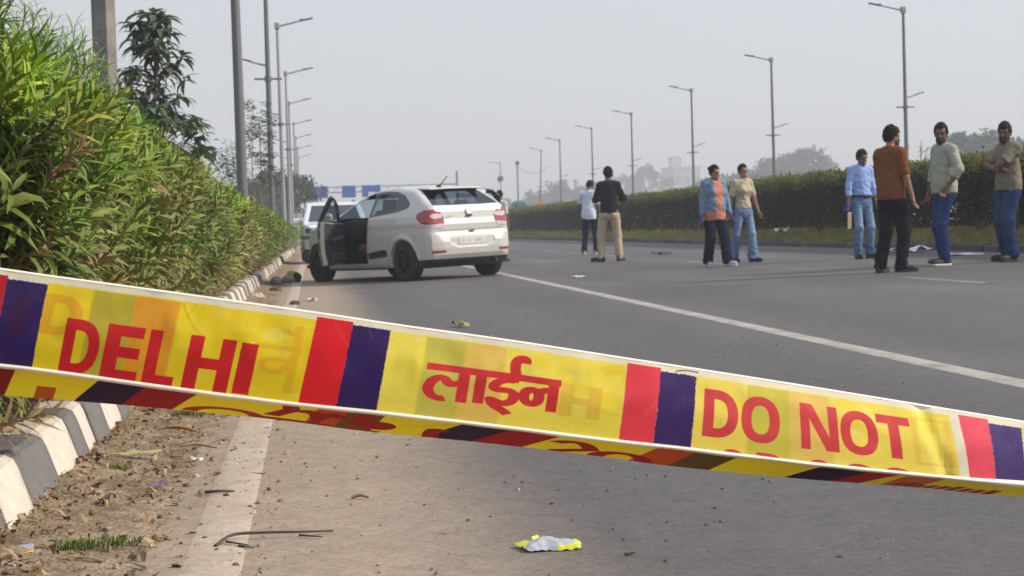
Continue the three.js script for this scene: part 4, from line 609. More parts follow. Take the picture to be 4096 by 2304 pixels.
  const paintBy = (gg, fn) => { const p = gg.attributes.position, a = new Float32Array(p.count * 3); for (let i = 0; i < p.count; i++) a.set(fn(p.getX(i), p.getY(i), p.getZ(i)), i * 3); gg.setAttribute('color', new THREE.BufferAttribute(a, 3)); return gg; };
  // head
  const skull = ell([0, 0.045, -0.012], [0.076, 0.098, 0.096]), jaw = ell([0, -0.055, 0.022], [0.058, 0.066, 0.066]), nose = cap(V(0, 0.02, 0.088), V(0, -0.018, 0.108), 0.009, 0.015), ears = [1, -1].map((s) => cap(V(s * 0.076, 0.022, -0.006), V(s * 0.072, -0.014, -0.004), 0.013, 0.009)), sock = [1, -1].map((s) => ell([s * 0.032, 0.022, 0.098], [0.017, 0.007, 0.010])), brow = cap(V(-0.042, 0.045, 0.078), V(0.042, 0.045, 0.078), 0.010, 0.010), lips = ell([0, -0.058, 0.088], [0.024, 0.011, 0.012]), chin = ell([0, -0.098, 0.062], [0.024, 0.02, 0.022]);
  const face = (a, b, c) => { let d = smin(skull(a, b, c), jaw(a, b, c), 0.03); d = smin(d, brow(a, b, c), 0.02); for (const s of sock) d = smax(d, -s(a, b, c), 0.012); d = smin(d, nose(a, b, c), 0.014); d = smin(d, lips(a, b, c), 0.01); d = smin(d, chin(a, b, c), 0.02); for (const e of ears) d = smin(d, e(a, b, c), 0.008); return d; };
  const hb = [headC.x - 0.18, headC.y - 0.22, headC.z - 0.2], ht = [headC.x + 0.18, headC.y + 0.24, headC.z + 0.2];
  const faceTone = (px, py, pz) => { tmp.set(px - headC.x, py - headC.y, pz - headC.z).applyQuaternion(HI).divideScalar(HS); const b = Math.abs(tmp.y - 0.046) < 0.005 && tmp.z > 0.06 && Math.abs(tmp.x) > 0.012 && Math.abs(tmp.x) < 0.052, l = Math.hypot(tmp.x / 0.026, (tmp.y + 0.058) / 0.011) < 1 && tmp.z > 0.07; return (b ? [0.05, 0.035, 0.028] : l ? [skin[0] * 0.85, skin[1] * 0.68, skin[2] * 0.7] : skin); };
  const headG = paintBy(sdfMesh((a, b, c) => smin(inHead(face)(a, b, c), neckC(a, b, c), 0.02), hb, ht, 0.0075), faceTone);
  // hands
  const handG = [0, 1].map((i) => {
    const w = hand[i], dir = w.clone().sub(elbow[i]).normalize(), q = new THREE.Quaternion().setFromUnitVectors(V(0, -1, 0), (o.handDir?.[i] ? V(...o.handDir[i]).normalize() : dir)), turn = new THREE.Quaternion().setFromAxisAngle(V(0, 1, 0), (i ? -1 : 1) * (o.palm ?? 1.2)); q.multiply(turn);
    const P = (a, b, c) => V(a, b, c).applyQuaternion(q).add(w), s = i ? -1 : 1, curl = o.curl ?? 0.5, prims = [cap(P(-0.018, -0.03, 0), P(-0.022, -0.085, 0), 0.018, 0.013), cap(P(0.018, -0.03, 0), P(0.024, -0.085, 0), 0.018, 0.013), cap(P(0, -0.01, 0), P(0, -0.085, 0), 0.022, 0.014), cap(w, P(0, -0.03, 0), 0.026, 0.02)];
    const Lf = [0.072, 0.082, 0.076, 0.06]; for (let k = 0; k < 4; k++) { const x0 = -0.03 + 0.02 * k, a = P(x0, -0.085, 0), b = P(x0 * 1.1, -0.085 - Lf[k] * 0.45, 0.45 * Lf[k] * curl), c = P(x0 * 1.1, -0.085 - Lf[k] * (0.45 + 0.5 * (1 - curl * 0.6)), Lf[k] * curl * 1.15); prims.push(cap(a, b, 0.0098, 0.009), cap(b, c, 0.009, 0.0075)); }
    const t0 = P(-0.022 * s * 0 - 0.028, -0.035, 0.008), t1 = P(-0.05, -0.065, 0.022), t2 = P(-0.05, -0.095, 0.034); prims.push(cap(t0, t1, 0.014, 0.011), cap(t1, t2, 0.011, 0.0085));
    return paintBy(sdfMesh((a, b, c) => { let d = 1; prims.forEach((p, n) => { d = smin(d, p(a, b, c), n < 4 ? 0.012 : 0.004); }); return d; }, [w.x - 0.2, w.y - 0.2, w.z - 0.2], [w.x + 0.2, w.y + 0.2, w.z + 0.2], 0.0055), () => (o.gloves && o.gloves[i] ? [0.10, 0.06, 0.32] : skin)); });
  mesh('body', join([paintBy(sdfMesh(bodyF, lo, [0.62, 1.56, 0.62], 0.016), () => skin), headG, ...handG]), skinMat, g);
  for (const s of [1, -1]) { const e = mesh('eye', tint(new THREE.SphereGeometry(0.007, 10, 8), [1, 1, 1]), mat([0.035, 0.025, 0.022], 0.2), g); e.position.copy(V(s * 0.031, 0.022, 0.081).multiplyScalar(HS).applyQuaternion(HQ).add(headC)); }
  // hair and beard
  const hl = o.hair || {}, hn = (a, b, c) => 0.011 * noise.noise(a * 26 + 3, b * 26, c * 26) + 0.006 * noise.noise(a * 55, b * 55, c * 55) + 0.004 * noise.noise(a * 90, b * 90, c * 90);
  const hairF = inHead((a, b, c) => { const vol = hl.vol ?? 0.012, s = Math.min(ell([0, 0.05, -0.016], [0.078 + vol, 0.10 + vol * 1.9, 0.098 + vol])(a, b, c), 9), line = smin(0.088 - (hl.fringe ? 0.02 : 0) - b + 0.25 * Math.abs(a), Math.max(c - 0.036, 0.8 * ((hl.back ?? 0.85) * (c + 0.012) - b - 0.004)), 0.014), sides = Math.max(Math.abs(a) - 0.2, 0); let d = smax(s, line, 0.012); if (hl.bun) d = smin(d, ell([0, 0.02 + hl.bun * 0.06, -0.125], [0.042, 0.042, 0.04])(a, b, c), 0.015); d = smax(d, -(Math.hypot(b - 0.005, c + 0.004) - (Math.abs(a) > 0.066 ? 0.024 : -1)), 0.006); return d + hn(a, b, c); });
  mesh('hair', sdfMesh(hairF, [hb[0] - 0.04, hb[1], hb[2] - 0.05], [ht[0] + 0.04, ht[1] + 0.05, ht[2] + 0.04], 0.008), mat(hl.col || [0.009, 0.007, 0.0065], 0.75, { specularIntensity: 0.3 }), g);
  if (o.beard) mesh('beard', sdfMesh(inHead((a, b, c) => { const s = smin(jaw(a, b, c), chin(a, b, c), 0.02) - 0.004 - 0.012 * o.beard; let d = smax(s, Math.max((b + 0.028 - 0.5 * Math.abs(a)), -(c - 0.005) - 0.3 * (b + 0.03)), 0.012); d = smax(d, -(Math.hypot(a / 1.6, b + 0.057, c - 0.095) - 0.014), 0.005); return d + hn(a, b, c) * 0.6; }), hb, ht, 0.007), mat([0.02, 0.015, 0.013], 0.85), g);
  // clothes
  const wr = (a, b, c, s = 1) => s * (0.011 * noise.noise(a * 8, b * 13 + a * 9, c * 9) + 0.0055 * noise.noise(a * 21 + 5, b * 18 - a * 8, c * 21));
  const S = o.shirt, sT = torso(S.loose ?? 0.014), sleeveTo = S.sleeve ?? 0.75, end = [0, 1].map((i) => (sleeveTo <= 1 ? sh[i].clone().lerp(elbow[i], sleeveTo) : elbow[i].clone().lerp(hand[i], sleeveTo - 1))), fit = S.fit ?? 0.009;
  const sl = [0, 1].map((i) => [cap(sh[i], sleeveTo <= 1 ? end[i] : elbow[i], 0.054 + fit, 0.048 + fit), sleeveTo > 1 ? cap(elbow[i], end[i], 0.051 + fit, 0.040 + fit * 0.8) : null]), endDir = end.map((e, i) => e.clone().sub(sleeveTo <= 1 ? sh[i] : elbow[i]).normalize());
  const hem = S.hem ?? 0.84, skirt = flat(tilt(V(0, hem + 0.08, 0)), 0.176 * bulk, 0.30, 0.140 * bulk), neckCut = cap(neck.clone().add(V(0, 0.055, 0.03)), headC.clone().add(V(0, 0, 0.01)), 0.070, 0.07);
  const shirtF = (a, b, c) => { let d = sT(a, b, c); if (hem < 0.9) d = smin(d, skirt(a, b, c), 0.08); d = smax(d, hem + 0.012 * Math.sin(a * 9 + c * 7) - b, 0.008); for (let i = 0; i < 2; i++) { let e = sl[i][0](a, b, c); if (sl[i][1]) e = smin(e, sl[i][1](a, b, c), 0.02); e = smax(e, (a - end[i].x) * endDir[i].x + (b - end[i].y) * endDir[i].y + (c - end[i].z) * endDir[i].z, 0.006); d = smin(d, e, 0.035); } d = smin(d, trap(a, b, c) - 0.012, 0.04); d = smax(d, -neckCut(a, b, c), 0.012); return d + wr(a, b, c); };
  const shirtTone = (px, py, pz) => { const k = 1 + 0.12 * fbm(px * 7, py * 7, pz * 7); let c = [k, k, k]; if (S.badge) { const q = Math.hypot((px - S.badge[0]) / S.badge[3], (py - S.badge[1]) / S.badge[4]); if (q < 1 && pz > 0.02) c = S.badge[5]; } return c; };
  mesh(S.name || 'shirt', paintBy(sdfMesh(shirtF, [-0.66, 0.6, -0.66], [0.66, 1.62, 0.66], 0.0135), shirtTone), cloth(S.col), g);
  if (S.collar) { const cb = neck.clone().add(V(0, 0.035, 0.015)), col = sdfMesh((a, b, c) => { const r = Math.hypot(a - cb.x, c - cb.z - (b - cb.y) * 0.1); return smax(Math.abs(r - 0.078 - 0.25 * Math.max(0, cb.y - b)) - 0.009, Math.abs(b - cb.y + 0.012) - 0.032, 0.006); }, [cb.x - 0.14, cb.y - 0.09, cb.z - 0.14], [cb.x + 0.14, cb.y + 0.09, cb.z + 0.14], 0.009); mesh('collar', paintBy(col, () => [1, 1, 1]), cloth(S.col), g); }
  if (o.jacket) { const J = o.jacket, jT = torso(0.030), jS = [0, 1].map((i) => [cap(sh[i], elbow[i], 0.075, 0.066), cap(elbow[i], sh[i].clone().lerp(hand[i], 1).lerp(elbow[i], 0.12), 0.064, 0.047)]); const jf = (a, b, c) => { let d = jT(a, b, c); d = smin(d, flat(tilt(V(0, 1.0, 0)), 0.185, 0.22, 0.15)(a, b, c), 0.06); d = smax(d, 0.86 - b, 0.008); d = smax(d, -Math.max(Math.abs(a - 0.02) - 0.055 - 0.10 * smoothstep(b, 0.95, 1.35) * 0.3, -(c - 0.02)), 0.008); for (const [u, w] of jS) d = smin(d, smin(u(a, b, c), w(a, b, c), 0.02), 0.035); d = smin(d, trap(a, b, c) - 0.028, 0.04); d = smax(d, -neckCut(a, b, c) - 0.006, 0.01); return d + wr(a, b, c); };
    mesh('jacket', paintBy(sdfMesh(jf, [-0.66, 0.6, -0.66], [0.66, 1.62, 0.66], 0.0135), (px, py, pz) => { const k = 1 + 0.3 * fbm(px * 6, py * 6, pz * 6); return [k, k, k]; }), cloth(J), g); }
  const T = o.trousers, th = [0, 1].map((i) => { const e = ank[i].clone(); return [cap(hips[i].clone().add(V(0, 0.02, 0)), knee[i], 0.092 + (T.wide || 0), 0.067 + (T.wide || 0)), cap(knee[i], e, 0.066 + (T.wide || 0), 0.056 + (T.flare ?? 0.012))]; }), hipT = flat(hipC, 0.154 + 0.014 * fem, 0.17, 0.118, false), top = T.top ?? 1.02, butt = [1, -1].map((s) => ell([s * 0.072 + (o.sway || 0), 0.89, -0.052], [0.082, 0.095, 0.076]));
  const trF = (a, b, c) => { let d = smax(hipT(a, b, c), b - top, 0.01); for (const e of butt) d = smin(d, e(a, b, c), 0.04); for (let i = 0; i < 2; i++) d = smin(d, smin(th[i][0](a, b, c), th[i][1](a, b, c), 0.035), i ? 0.012 : 0.03); d = smax(d, 0.045 - b, 0.01); if (hem < 0.95) d += 0.035 * smoothstep(b, hem - 0.015, hem + 0.03); return d + wr(a, b * 1.4, c, 0.6 + 0.9 * smoothstep(0.35 - b, 0, 0.2)); };
  const fade = T.fade || 0;
  mesh('trousers', paintBy(sdfMesh(trF, [-0.5, -0.02, -0.6], [0.5, 1.12, 0.6], 0.0135), (px, py, pz) => { const i = px > (o.sway || 0) ? 0 : 1, f = fade * Math.exp(-(((py - 0.62) / 0.3) ** 2)) * smoothstep(pz - (hips[i].z + knee[i].z) / 2, 0.0, 0.08) + fade * 0.5 * clamp(fbm(px * 6, py * 5, pz * 6) * 2, 0, 1), k = 1 + 0.12 * fbm(px * 8, py * 8, pz * 8); return [k + f * 2.2, k + f * 1.7, k + f * 1.0]; }), cloth(T.col), g);
  if (o.belt) mesh('belt', sdfMesh((a, b, c) => smax(torso(S.loose ? S.loose + 0.012 : 0.034)(a, b, c), Math.abs(b - top + 0.015) - 0.02, 0.006), [-0.3, 0.9, -0.3], [0.3, 1.15, 0.3], 0.012), mat(o.belt, 0.6), g);
  const shoeM = mat(o.shoes, 0.7), soleM = mat(o.sole || [0.03, 0.03, 0.03], 0.8);
  ank.forEach((a, i) => { const t = rad(toes[i]), c = Math.cos(t), s = Math.sin(t), pit = (o.pitch || [0, 0])[i], loc = (fn) => (px, py, pz) => { let dx = px - a.x, dz = pz - a.z, dy = py - a.y + 0.085; const u = dx * c - dz * s; let w = dx * s + dz * c; if (pit) { const cp = Math.cos(pit), sp = Math.sin(pit), q = w - 0.14, y = dy; w = q * cp - y * sp + 0.14; dy = q * sp + y * cp; } return fn(u, dy, w); };
    const up = loc((u, y, w) => { let d = smin(ell([0, 0.045, 0.12], [0.048, 0.042, 0.10])(u, y, w), ell([0, 0.05, -0.02], [0.042, 0.06, 0.065])(u, y, w), 0.05); d = smin(d, ell([0, 0.085, 0.01], [0.045, 0.04, 0.06])(u, y, w), 0.03); return smax(d, 0.022 - y, 0.004); }), sol = loc((u, y, w) => smax(Math.hypot(u, Math.max(0, Math.abs(w - 0.065) - 0.10)) - 0.05 + 0.010 * Math.abs(w - 0.12), Math.abs(y - 0.014) - 0.014, 0.006));
    const lo2 = [a.x - 0.3, a.y - 0.12, a.z - 0.3], hi2 = [a.x + 0.3, a.y + 0.2, a.z + 0.3], sm = mesh('shoe', sdfMesh(up, lo2, hi2, 0.011), shoeM, g); mesh('sole', sdfMesh(sol, lo2, hi2, 0.010), soleM, sm); });
  shadows(g); return { g, hand, headC };
}
const white = [0.62, 0.63, 0.66];
person('man in a white polo shirt and navy trousers, back turned, head bowed', [6.28, -37.6], 155, 1.69, { skin: 'dark', head: [-22, 38], shirt: { col: [0.58, 0.64, 0.78], hem: 0.84, sleeve: 0.85, collar: 1, fit: 0.012 }, trousers: { col: [0.018, 0.022, 0.045] }, shoes: [0.26, 0.25, 0.24], sole: [0.5, 0.47, 0.42], hands: [[0.20, 1.05, 0.30], [-0.27, 0.80, 0.05]], feet: [[0.13, -0.05], [-0.12, 0.10]], pitch: [0, 0.0] });
{ const p = person('man in a dark navy shirt and khaki trousers seen from behind, holding a white phone', [5.47, -30.5], 172, 1.73, { skin: 'dark', head: [18, 14], bulk: 1.04, shirt: { col: [0.016, 0.018, 0.026], hem: 0.90, sleeve: 1.55, fit: 0.012 }, trousers: { col: [0.42, 0.345, 0.25], top: 1.0, wide: 0.012 }, shoes: [0.012, 0.011, 0.011], hands: [[0.13, 1.16, 0.29], [-0.17, 1.16, 0.28]], poles: [[0.55, -0.6, -0.45], [-0.55, -0.6, -0.45]], feet: [[0.17, 0.04], [-0.17, 0.0]], toes: [62, -28], hair: { vol: 0.02 } });
  }
person('woman in an open denim jacket over a salmon top, wearing purple gloves', [5.98, -24.45], 14, 1.50, { fem: 1, skin: 'mid', head: [22, 8], bulk: 1.12, belly: 0.12, hair: { vol: 0.011, bun: 1, back: 1.1 }, shirt: { col: [0.50, 0.215, 0.155], hem: 0.80, sleeve: 0.8, loose: 0.026 }, jacket: [0.15, 0.225, 0.325], trousers: { col: [0.014, 0.015, 0.035], wide: 0.022, flare: 0.035 }, shoes: [0.42, 0.43, 0.44], sole: [0.6, 0.6, 0.6], hands: [[0.29, 0.78, 0.10], [-0.28, 0.80, 0.05]], gloves: [1, 1], feet: [[0.13, 0.20], [-0.12, -0.06]], toes: [20, -8], sway: 0.0 });
person('woman in a beige short sleeved shirt and flared light blue jeans', [6.75, -25.7], 24, 1.53, { fem: 1, skin: 'mid', head: [-4, 0], hair: { vol: 0.010, bun: 1, back: 1.1 }, shirt: { col: [0.42, 0.385, 0.27], hem: 0.96, sleeve: 0.88, collar: 1, fit: 0.014, loose: 0.008, badge: [0.05, 1.30, 0, 0.03, 0.015, [1.25, 1.2, 1.05]] }, trousers: { col: [0.10, 0.165, 0.30], fade: 0.45, flare: 0.045, top: 1.04 }, shoes: [0.012, 0.012, 0.014], hands: [[0.34, 0.80, 0.06], [-0.27, 0.84, -0.10]], feet: [[0.10, 0.12], [-0.14, -0.16]], toes: [12, -6], curl: 0.3 });
{ const p = person('man in a light blue shirt and faded jeans, half hidden behind the orange shirt', [8.20, -24.3], 12, 1.62, { skin: 'dark', head: [12, 12], hair: { vol: 0.012 }, shirt: { col: [0.28, 0.40, 0.70], hem: 0.985, sleeve: 1.55, collar: 1, loose: 0.018 }, belt: [0.015, 0.015, 0.02], trousers: { col: [0.085, 0.15, 0.28], fade: 0.5, top: 1.03 }, shoes: [0.012, 0.011, 0.011], hands: [[0.24, 0.83, 0.08], [-0.285, 0.83, 0.06]], gloves: [0, 1], feet: [[0.12, 0.03], [-0.09, 0.02]], curl: 0.9 });
  const c = thing('clipboard', 'pale brown papers held in the purple glove of the man in blue', 'papers', [7.955, 0.76, -24.13], 0.5); mesh('sheets', box(0.08, 0.25, 0.012, [0, 0, 0], [0.1, 0, 0.06], 0.004), mat([0.36, 0.29, 0.21], 0.9), c); mesh('clip', box(0.05, 0.025, 0.02, [0, 0.115, 0.005], [0.1, 0, 0.06], 0.006), steelDark, c); }
person('bearded man in a rust orange shirt and black trousers, back turned', [6.72, -18.85], 112, 1.69, { skin: 'mid', head: [-12, 6], twist: 6, bulk: 1.03, hair: { vol: 0.017, fringe: 1 }, beard: 0.6, shirt: { col: [0.178, 0.062, 0.025], hem: 0.885, sleeve: 0.92, collar: 1, fit: 0.018, loose: 0.018 }, trousers: { col: [0.012, 0.013, 0.020], wide: 0.014, flare: 0.02 }, shoes: [0.010, 0.009, 0.009], hands: [[0.22, 0.84, 0.06], [-0.25, 0.82, 0.14]], poles: [[0.6, 0, -1], [-0.6, 0, -0.9]], feet: [[0.13, -0.08], [-0.10, 0.05]], toes: [25, -25], curl: 0.4, palm: 1.0 });
person('man in a pale green shirt and blue jeans looking round, hand on hip', [7.80, -19.95], -84, 1.745, { skin: 'dark', head: [56, 4], twist: 6, hair: { vol: 0.014 }, beard: 0.35, bulk: 1.02, shirt: { col: [0.325, 0.34, 0.275], hem: 0.89, sleeve: 1.45, collar: 1, fit: 0.014, loose: 0.018 }, trousers: { col: [0.013, 0.032, 0.115], fade: 0.4, top: 1.0 }, shoes: [0.014, 0.014, 0.016], sole: [0.62, 0.55, 0.5], hands: [[0.27, 0.97, 0.10], [-0.24, 0.86, 0.1]], poles: [[1, 0.1, -1.0], [-0.5, 0, -1]], feet: [[0.10, 0.06], [-0.12, -0.05]], toes: [12, -12], curl: 0.8, sway: 0.0 });
person('bearded man in a brown t-shirt and blue jeans with folded arms at the right edge', [8.74, -20.2], -82, 1.735, { skin: 'dark', head: [44, 8], bulk: 1.06, hair: { vol: 0.013, fringe: 1 }, beard: 1, shirt: { col: [0.20, 0.17, 0.13], hem: 0.89, sleeve: 0.85, fit: 0.020, loose: 0.02 }, trousers: { col: [0.015, 0.036, 0.105], fade: 0.45, wide: 0.02, flare: 0.03 }, shoes: [0.02, 0.02, 0.022], sole: [0.03, 0.03, 0.03], hands: [[-0.07, 1.20, 0.17], [0.07, 1.16, 0.19]], poles: [[0.7, -0.5, 0.75], [-0.7, -0.5, 0.75]], handDir: [[-1, 0.2, -0.35], [1, 0.15, -0.35]], feet: [[0.13, 0.05], [-0.13, -0.05]], toes: [18, -18] });
person('dark haired man in a pale shirt behind the open rear door of the car', [3.92, -35.2], 150, 1.50, { skin: 'dark', head: [-10, 10], shirt: { col: [0.5, 0.49, 0.48], hem: 0.84, sleeve: 0.9, collar: 1 }, trousers: { col: [0.06, 0.025, 0.025] }, shoes: [0.02, 0.02, 0.02], hands: [[0.20, 1.05, 0.28], [-0.27, 0.80, 0.05]], feet: [[0.12, 0], [-0.12, 0.06]], lean: 0.15 });
{ const p = thing('phone', 'small white phone in the raised left hand of the man in the dark navy shirt', 'phone', [5.24, 1.33, -30.80], 0.3); mesh('case', box(0.09, 0.16, 0.012, [0, 0, 0], [0.2, 0, 0.2], 0.006), mat([0.8, 0.8, 0.8], 0.4), p); mesh('camera_lens', tr(new THREE.CylinderGeometry(0.008, 0.008, 0.006, 10), [-0.02, 0.05, 0.012], [1.57, 0, 0]), plasticM, p); }

// ---------------------------------------------------------------- litter
{ // dry leaves, straw and pebbles in the dirt
  const bits = [leafGeo(0.05, 0.018, 1.2, 0.5, 2), leafGeo(0.07, 0.010, 0.7, 0.4, 2), leafGeo(0.032, 0.02, 1.6, 0.8, 2)].map((g) => tint(g, [1, 1, 1])), peb = [0, 1].map((i) => { const g = new THREE.IcosahedronGeometry(1, 1), p = g.attributes.position; for (let k = 0; k < p.count; k++) { const f = 1 + 0.3 * noise.noise(p.getX(k) * 1.3 + i * 7, p.getY(k) * 1.3, p.getZ(k) * 1.3); p.setXYZ(k, p.getX(k) * f, p.getY(k) * f * 0.65, p.getZ(k) * f); } g.computeVertexNormals(); return tint(g, [1, 1, 1]); });
  const L = [[], [], []], P = [[], []], yAt = (x, z) => groundY(x) + (x < -0.16 && x > -0.93 ? Math.max(0, driftH(x, z)) : 0.0);
  const heap = (x, z) => clamp(0.55 + 1.6 * fbm(x * 4, z * 1.6, 11), 0.02, 1);
  for (let i = 0; i < 1900; i++) { const x = -0.84 + Math.pow(rnd(), 1.5) * 0.62, z = -3.5 - 11 * Math.pow(rnd(), 1.25); if (rnd() > heap(x, z)) continue; const c = pick([[0.17, 0.11, 0.055], [0.24, 0.16, 0.085], [0.13, 0.085, 0.05], [0.34, 0.25, 0.14], [0.10, 0.068, 0.045]]), k = rr(0.7, 1.3); L[Math.floor(rnd() * 3)].push([MX(V(x, yAt(x, z) + 0.006, z), [1.57 + rr(-0.22, 0.22), rr(0, 6), rr(-0.3, 0.3)], 0.35 + 1.5 * Math.pow(rnd(), 3), 'YXZ'), c.map((v) => v * k)]); }
  for (let i = 0; i < 1300; i++) { const x = -0.84 + Math.pow(rnd(), 1.2) * 0.72, z = -3.4 - 11 * Math.pow(rnd(), 1.3); if (rnd() > heap(x + 3, z) + 0.2) continue; const c = pick([[0.24, 0.17, 0.11], [0.18, 0.125, 0.08], [0.30, 0.23, 0.155], [0.12, 0.085, 0.055], [0.17, 0.12, 0.07], [0.42, 0.36, 0.28]]); P[i & 1].push([MX(V(x, yAt(x, z) + 0.001, z), [rr(0, 6), rr(0, 6), 0], 0.0025 + 0.011 * Math.pow(rnd(), 4)), c]); }
  for (let i = 0; i < 520; i++) { const x = -0.3 + 3.1 * Math.pow(rnd(), 1.6), z = -3.4 - 9 * Math.pow(rnd(), 1.2), c = pick([[0.13, 0.11, 0.085], [0.11, 0.095, 0.075], [0.16, 0.13, 0.095], [0.40, 0.37, 0.33], [0.2, 0.13, 0.08]]); P[i & 1].push([MX(V(x, groundY(x) + 0.001, z), [rr(0, 6), rr(0, 6), 0], 0.002 + 0.006 * Math.pow(rnd(), 3)), c]); }
  for (let i = 0; i < 1300; i++) { const x = -0.84 + Math.pow(rnd(), 2.2) * 0.4, z = -3.5 - 11 * Math.pow(rnd(), 1.2); if (rnd() > heap(x, z) * 1.1) continue; const c = pick([[0.17, 0.11, 0.055], [0.12, 0.08, 0.045], [0.26, 0.17, 0.09], [0.36, 0.27, 0.15]]), k = rr(0.7, 1.2); L[Math.floor(rnd() * 3)].push([MX(V(x, yAt(x, z) + rr(0.004, 0.02), z), [1.57 + rr(-0.25, 0.25), rr(0, 6), rr(-0.3, 0.3)], rr(0.5, 1.3)), c.map((v) => v * k)]); }
  for (let i = 0; i < 130; i++) { const x = -0.25 + 1.6 * Math.pow(rnd(), 1.8), z = -3.5 - 7 * rnd(); L[Math.floor(rnd() * 3)].push([MX(V(x, groundY(x) + 0.004, z), [1.5 + rr(-0.3, 0.3), rr(0, 6), rr(-0.4, 0.4)], rr(0.3, 0.75)), pick([[0.10, 0.07, 0.045], [0.07, 0.055, 0.04], [0.16, 0.11, 0.06]])]); }
  const lit = mat([1, 1, 1], 0.95, { vertexColors: true }), o = new THREE.Group(); o.name = 'litter'; scene.add(o); tag(o, 'dry leaf litter and pebbles strewn over the dirt along the striped kerb', 'litter', null, 'stuff');
  L.forEach((l, i) => inst('dry_leaves', bits[i], lit, l, o)); P.forEach((l, i) => inst('pebbles', peb[i], lit, l, o));
}
const twigM = mat([0.075, 0.062, 0.05], 0.95), twigM2 = mat([0.22, 0.15, 0.085], 0.95), on = (x, z, up = 0) => V(x, groundY(x) + up, z);
function twig(label, pts, r, m = twigM, sub = []) { const o = thing('twig', label, 'twig', [0, 0, 0]); mesh('stem', tube(pts, r, r * 0.5, 14, 6), m, o); sub.forEach(([a, b]) => mesh('side_shoot', tube([a, b], r * 0.7, r * 0.3, 3, 5), m, o)); }
twig('long dark forked twig lying across the white edge line', [on(-0.275, -4.36, 0.006), on(-0.235, -4.44, 0.018), on(-0.15, -4.45, 0.016), on(-0.04, -4.44, 0.012), on(0.03, -4.46, 0.006)], 0.005, twigM, [[on(-0.25, -4.39, 0.01), on(-0.19, -4.33, 0.008)], [on(-0.06, -4.42, 0.008), on(0.0, -4.38, 0.006)], [on(-0.215, -4.34, 0.006), on(-0.175, -4.31, 0.004)]]);
twig('short dark twig above the forked twig, left end on the dirt', [on(-0.36, -5.28, 0.01), on(-0.31, -5.27, 0.012), on(-0.27, -5.29, 0.006)], 0.006);
twig('thin brown twig in the dirt below the tape beside the kerb', [on(-0.52, -6.35, 0.03), on(-0.46, -6.36, 0.03), on(-0.38, -6.30, 0.02)], 0.005, twigM2);
twig('short stub of twig on the dusty lane right of the edge line', [on(0.09, -5.0, 0.006), on(0.115, -5.0, 0.01), on(0.14, -4.98, 0.006)], 0.006, twigM2);
twig('small dark stub at the bottom edge right of the wrapper', [on(0.71, -3.87, 0.005), on(0.735, -3.875, 0.006)], 0.0045);
function patch(name, label, cat, p, w, d, col, turn = 0, up = 0.012, rough = 0.7) { const o = thing(name, label, cat, [p[0], groundY(p[0]) + (p[2] ?? 0), p[1]], turn), g = new THREE.PlaneGeometry(w, d, 10, 8).rotateX(-Math.PI / 2), q = g.attributes.position, s = rr(0, 50); for (let i = 0; i < q.count; i++) q.setXYZ(i, q.getX(i) * (1 + 0.3 * noise.noise(q.getZ(i) * 12 / d * 0.2, s, 1)), 0.006 + up * (0.6 + noise.noise(q.getX(i) / w * 3 + s, q.getZ(i) / d * 3, 3)), q.getZ(i) * (1 + 0.35 * noise.noise(q.getX(i) * 2.5 / w, s, 5))); g.computeVertexNormals(); mesh('sheet', g, mat(col, rough), o); return o; }
{ // foil wrapper in the foreground
  const o = thing('wrapper', 'crumpled silver wrapper with lime yellow edges on the road in the foreground', 'wrapper', [0.555, groundY(0.55), -4.03], 0.06);
  const n = 22, m = 16, mk = (f, pad) => { const g = new THREE.PlaneGeometry(1, 1, n, m), q = g.attributes.position; for (let i = 0; i < q.count; i++) { const u = q.getX(i), v = q.getY(i), e = 1 - Math.max(Math.abs(u) * 2, Math.abs(v) * 2), x = u * 0.148 * (1 - 0.25 * v), z = v * 0.085 + 0.02 * u + 0.012 * noise.noise(u * 4, 3, 2), y = 0.006 + 0.025 * Math.pow(Math.max(0, e), 0.6) * (0.75 + 0.7 * noise.noise(u * 3 + 2, v * 3, 1)) + 0.007 * noise.noise(u * 9, v * 9, 4) + 0.012 * Math.max(0, Math.abs(u) - 0.4) + (pad || 0); q.setXYZ(i, x, y, z); } g.computeVertexNormals(); return g; };
  const g = mk(); const [yel, silver] = split(g, (x, y, z) => Math.min(x + 0.052 + 0.5 * (z + 0.01) + 0.004 * Math.sin(z * 260), 0.064 - x - 0.3 * Math.abs(z) + 0.003 * Math.sin(z * 300), (x > 0.005 ? 0.0405 - 0.14 * x : 1) - z));
  mesh('foil', silver, mat([0.50, 0.51, 0.54], 0.32, { metalness: 0.3 }), o); if (yel.attributes.position.count) split(yel, (x) => x).forEach((q) => mesh('printed_edge', q, mat([0.62, 0.62, 0.02], 0.4, { clearcoat: 0.4 }), o));
  mesh('torn_flap', tr(new THREE.PlaneGeometry(0.02, 0.014, 2, 2), [-0.03, 0.022, -0.035], [-0.9, 0.3, 0.2]), mat([0.68, 0.68, 0.08], 0.4), o);
}
{ const o = thing('card', 'faded blue and yellow card in the dirt at the bottom left edge', 'card', [-0.80, groundY(-0.8) + 0.03, -4.36], 0.15); mesh('board', box(0.13, 0.006, 0.07, [0, 0, 0], [0.15, 0, 0.05], 0.002), mat([0.34, 0.38, 0.55], 0.6), o); mesh('print', box(0.13, 0.002, 0.024, [0, 0.0, 0.026], [0.15, 0, 0.05], 0.0008), mat([0.6, 0.46, 0.10], 0.6), o); mesh('logo', box(0.035, 0.003, 0.026, [0.03, 0.004, 0.012], [0.15, 0, 0.05], 0.001), mat([0.7, 0.16, 0.04], 0.6), o); }
patch('paper_scrap', 'small white paper scrap on the open road behind the lane line', 'paper', [3.69, -23.15], 0.16, 0.3, [0.72, 0.72, 0.70], 0.2);
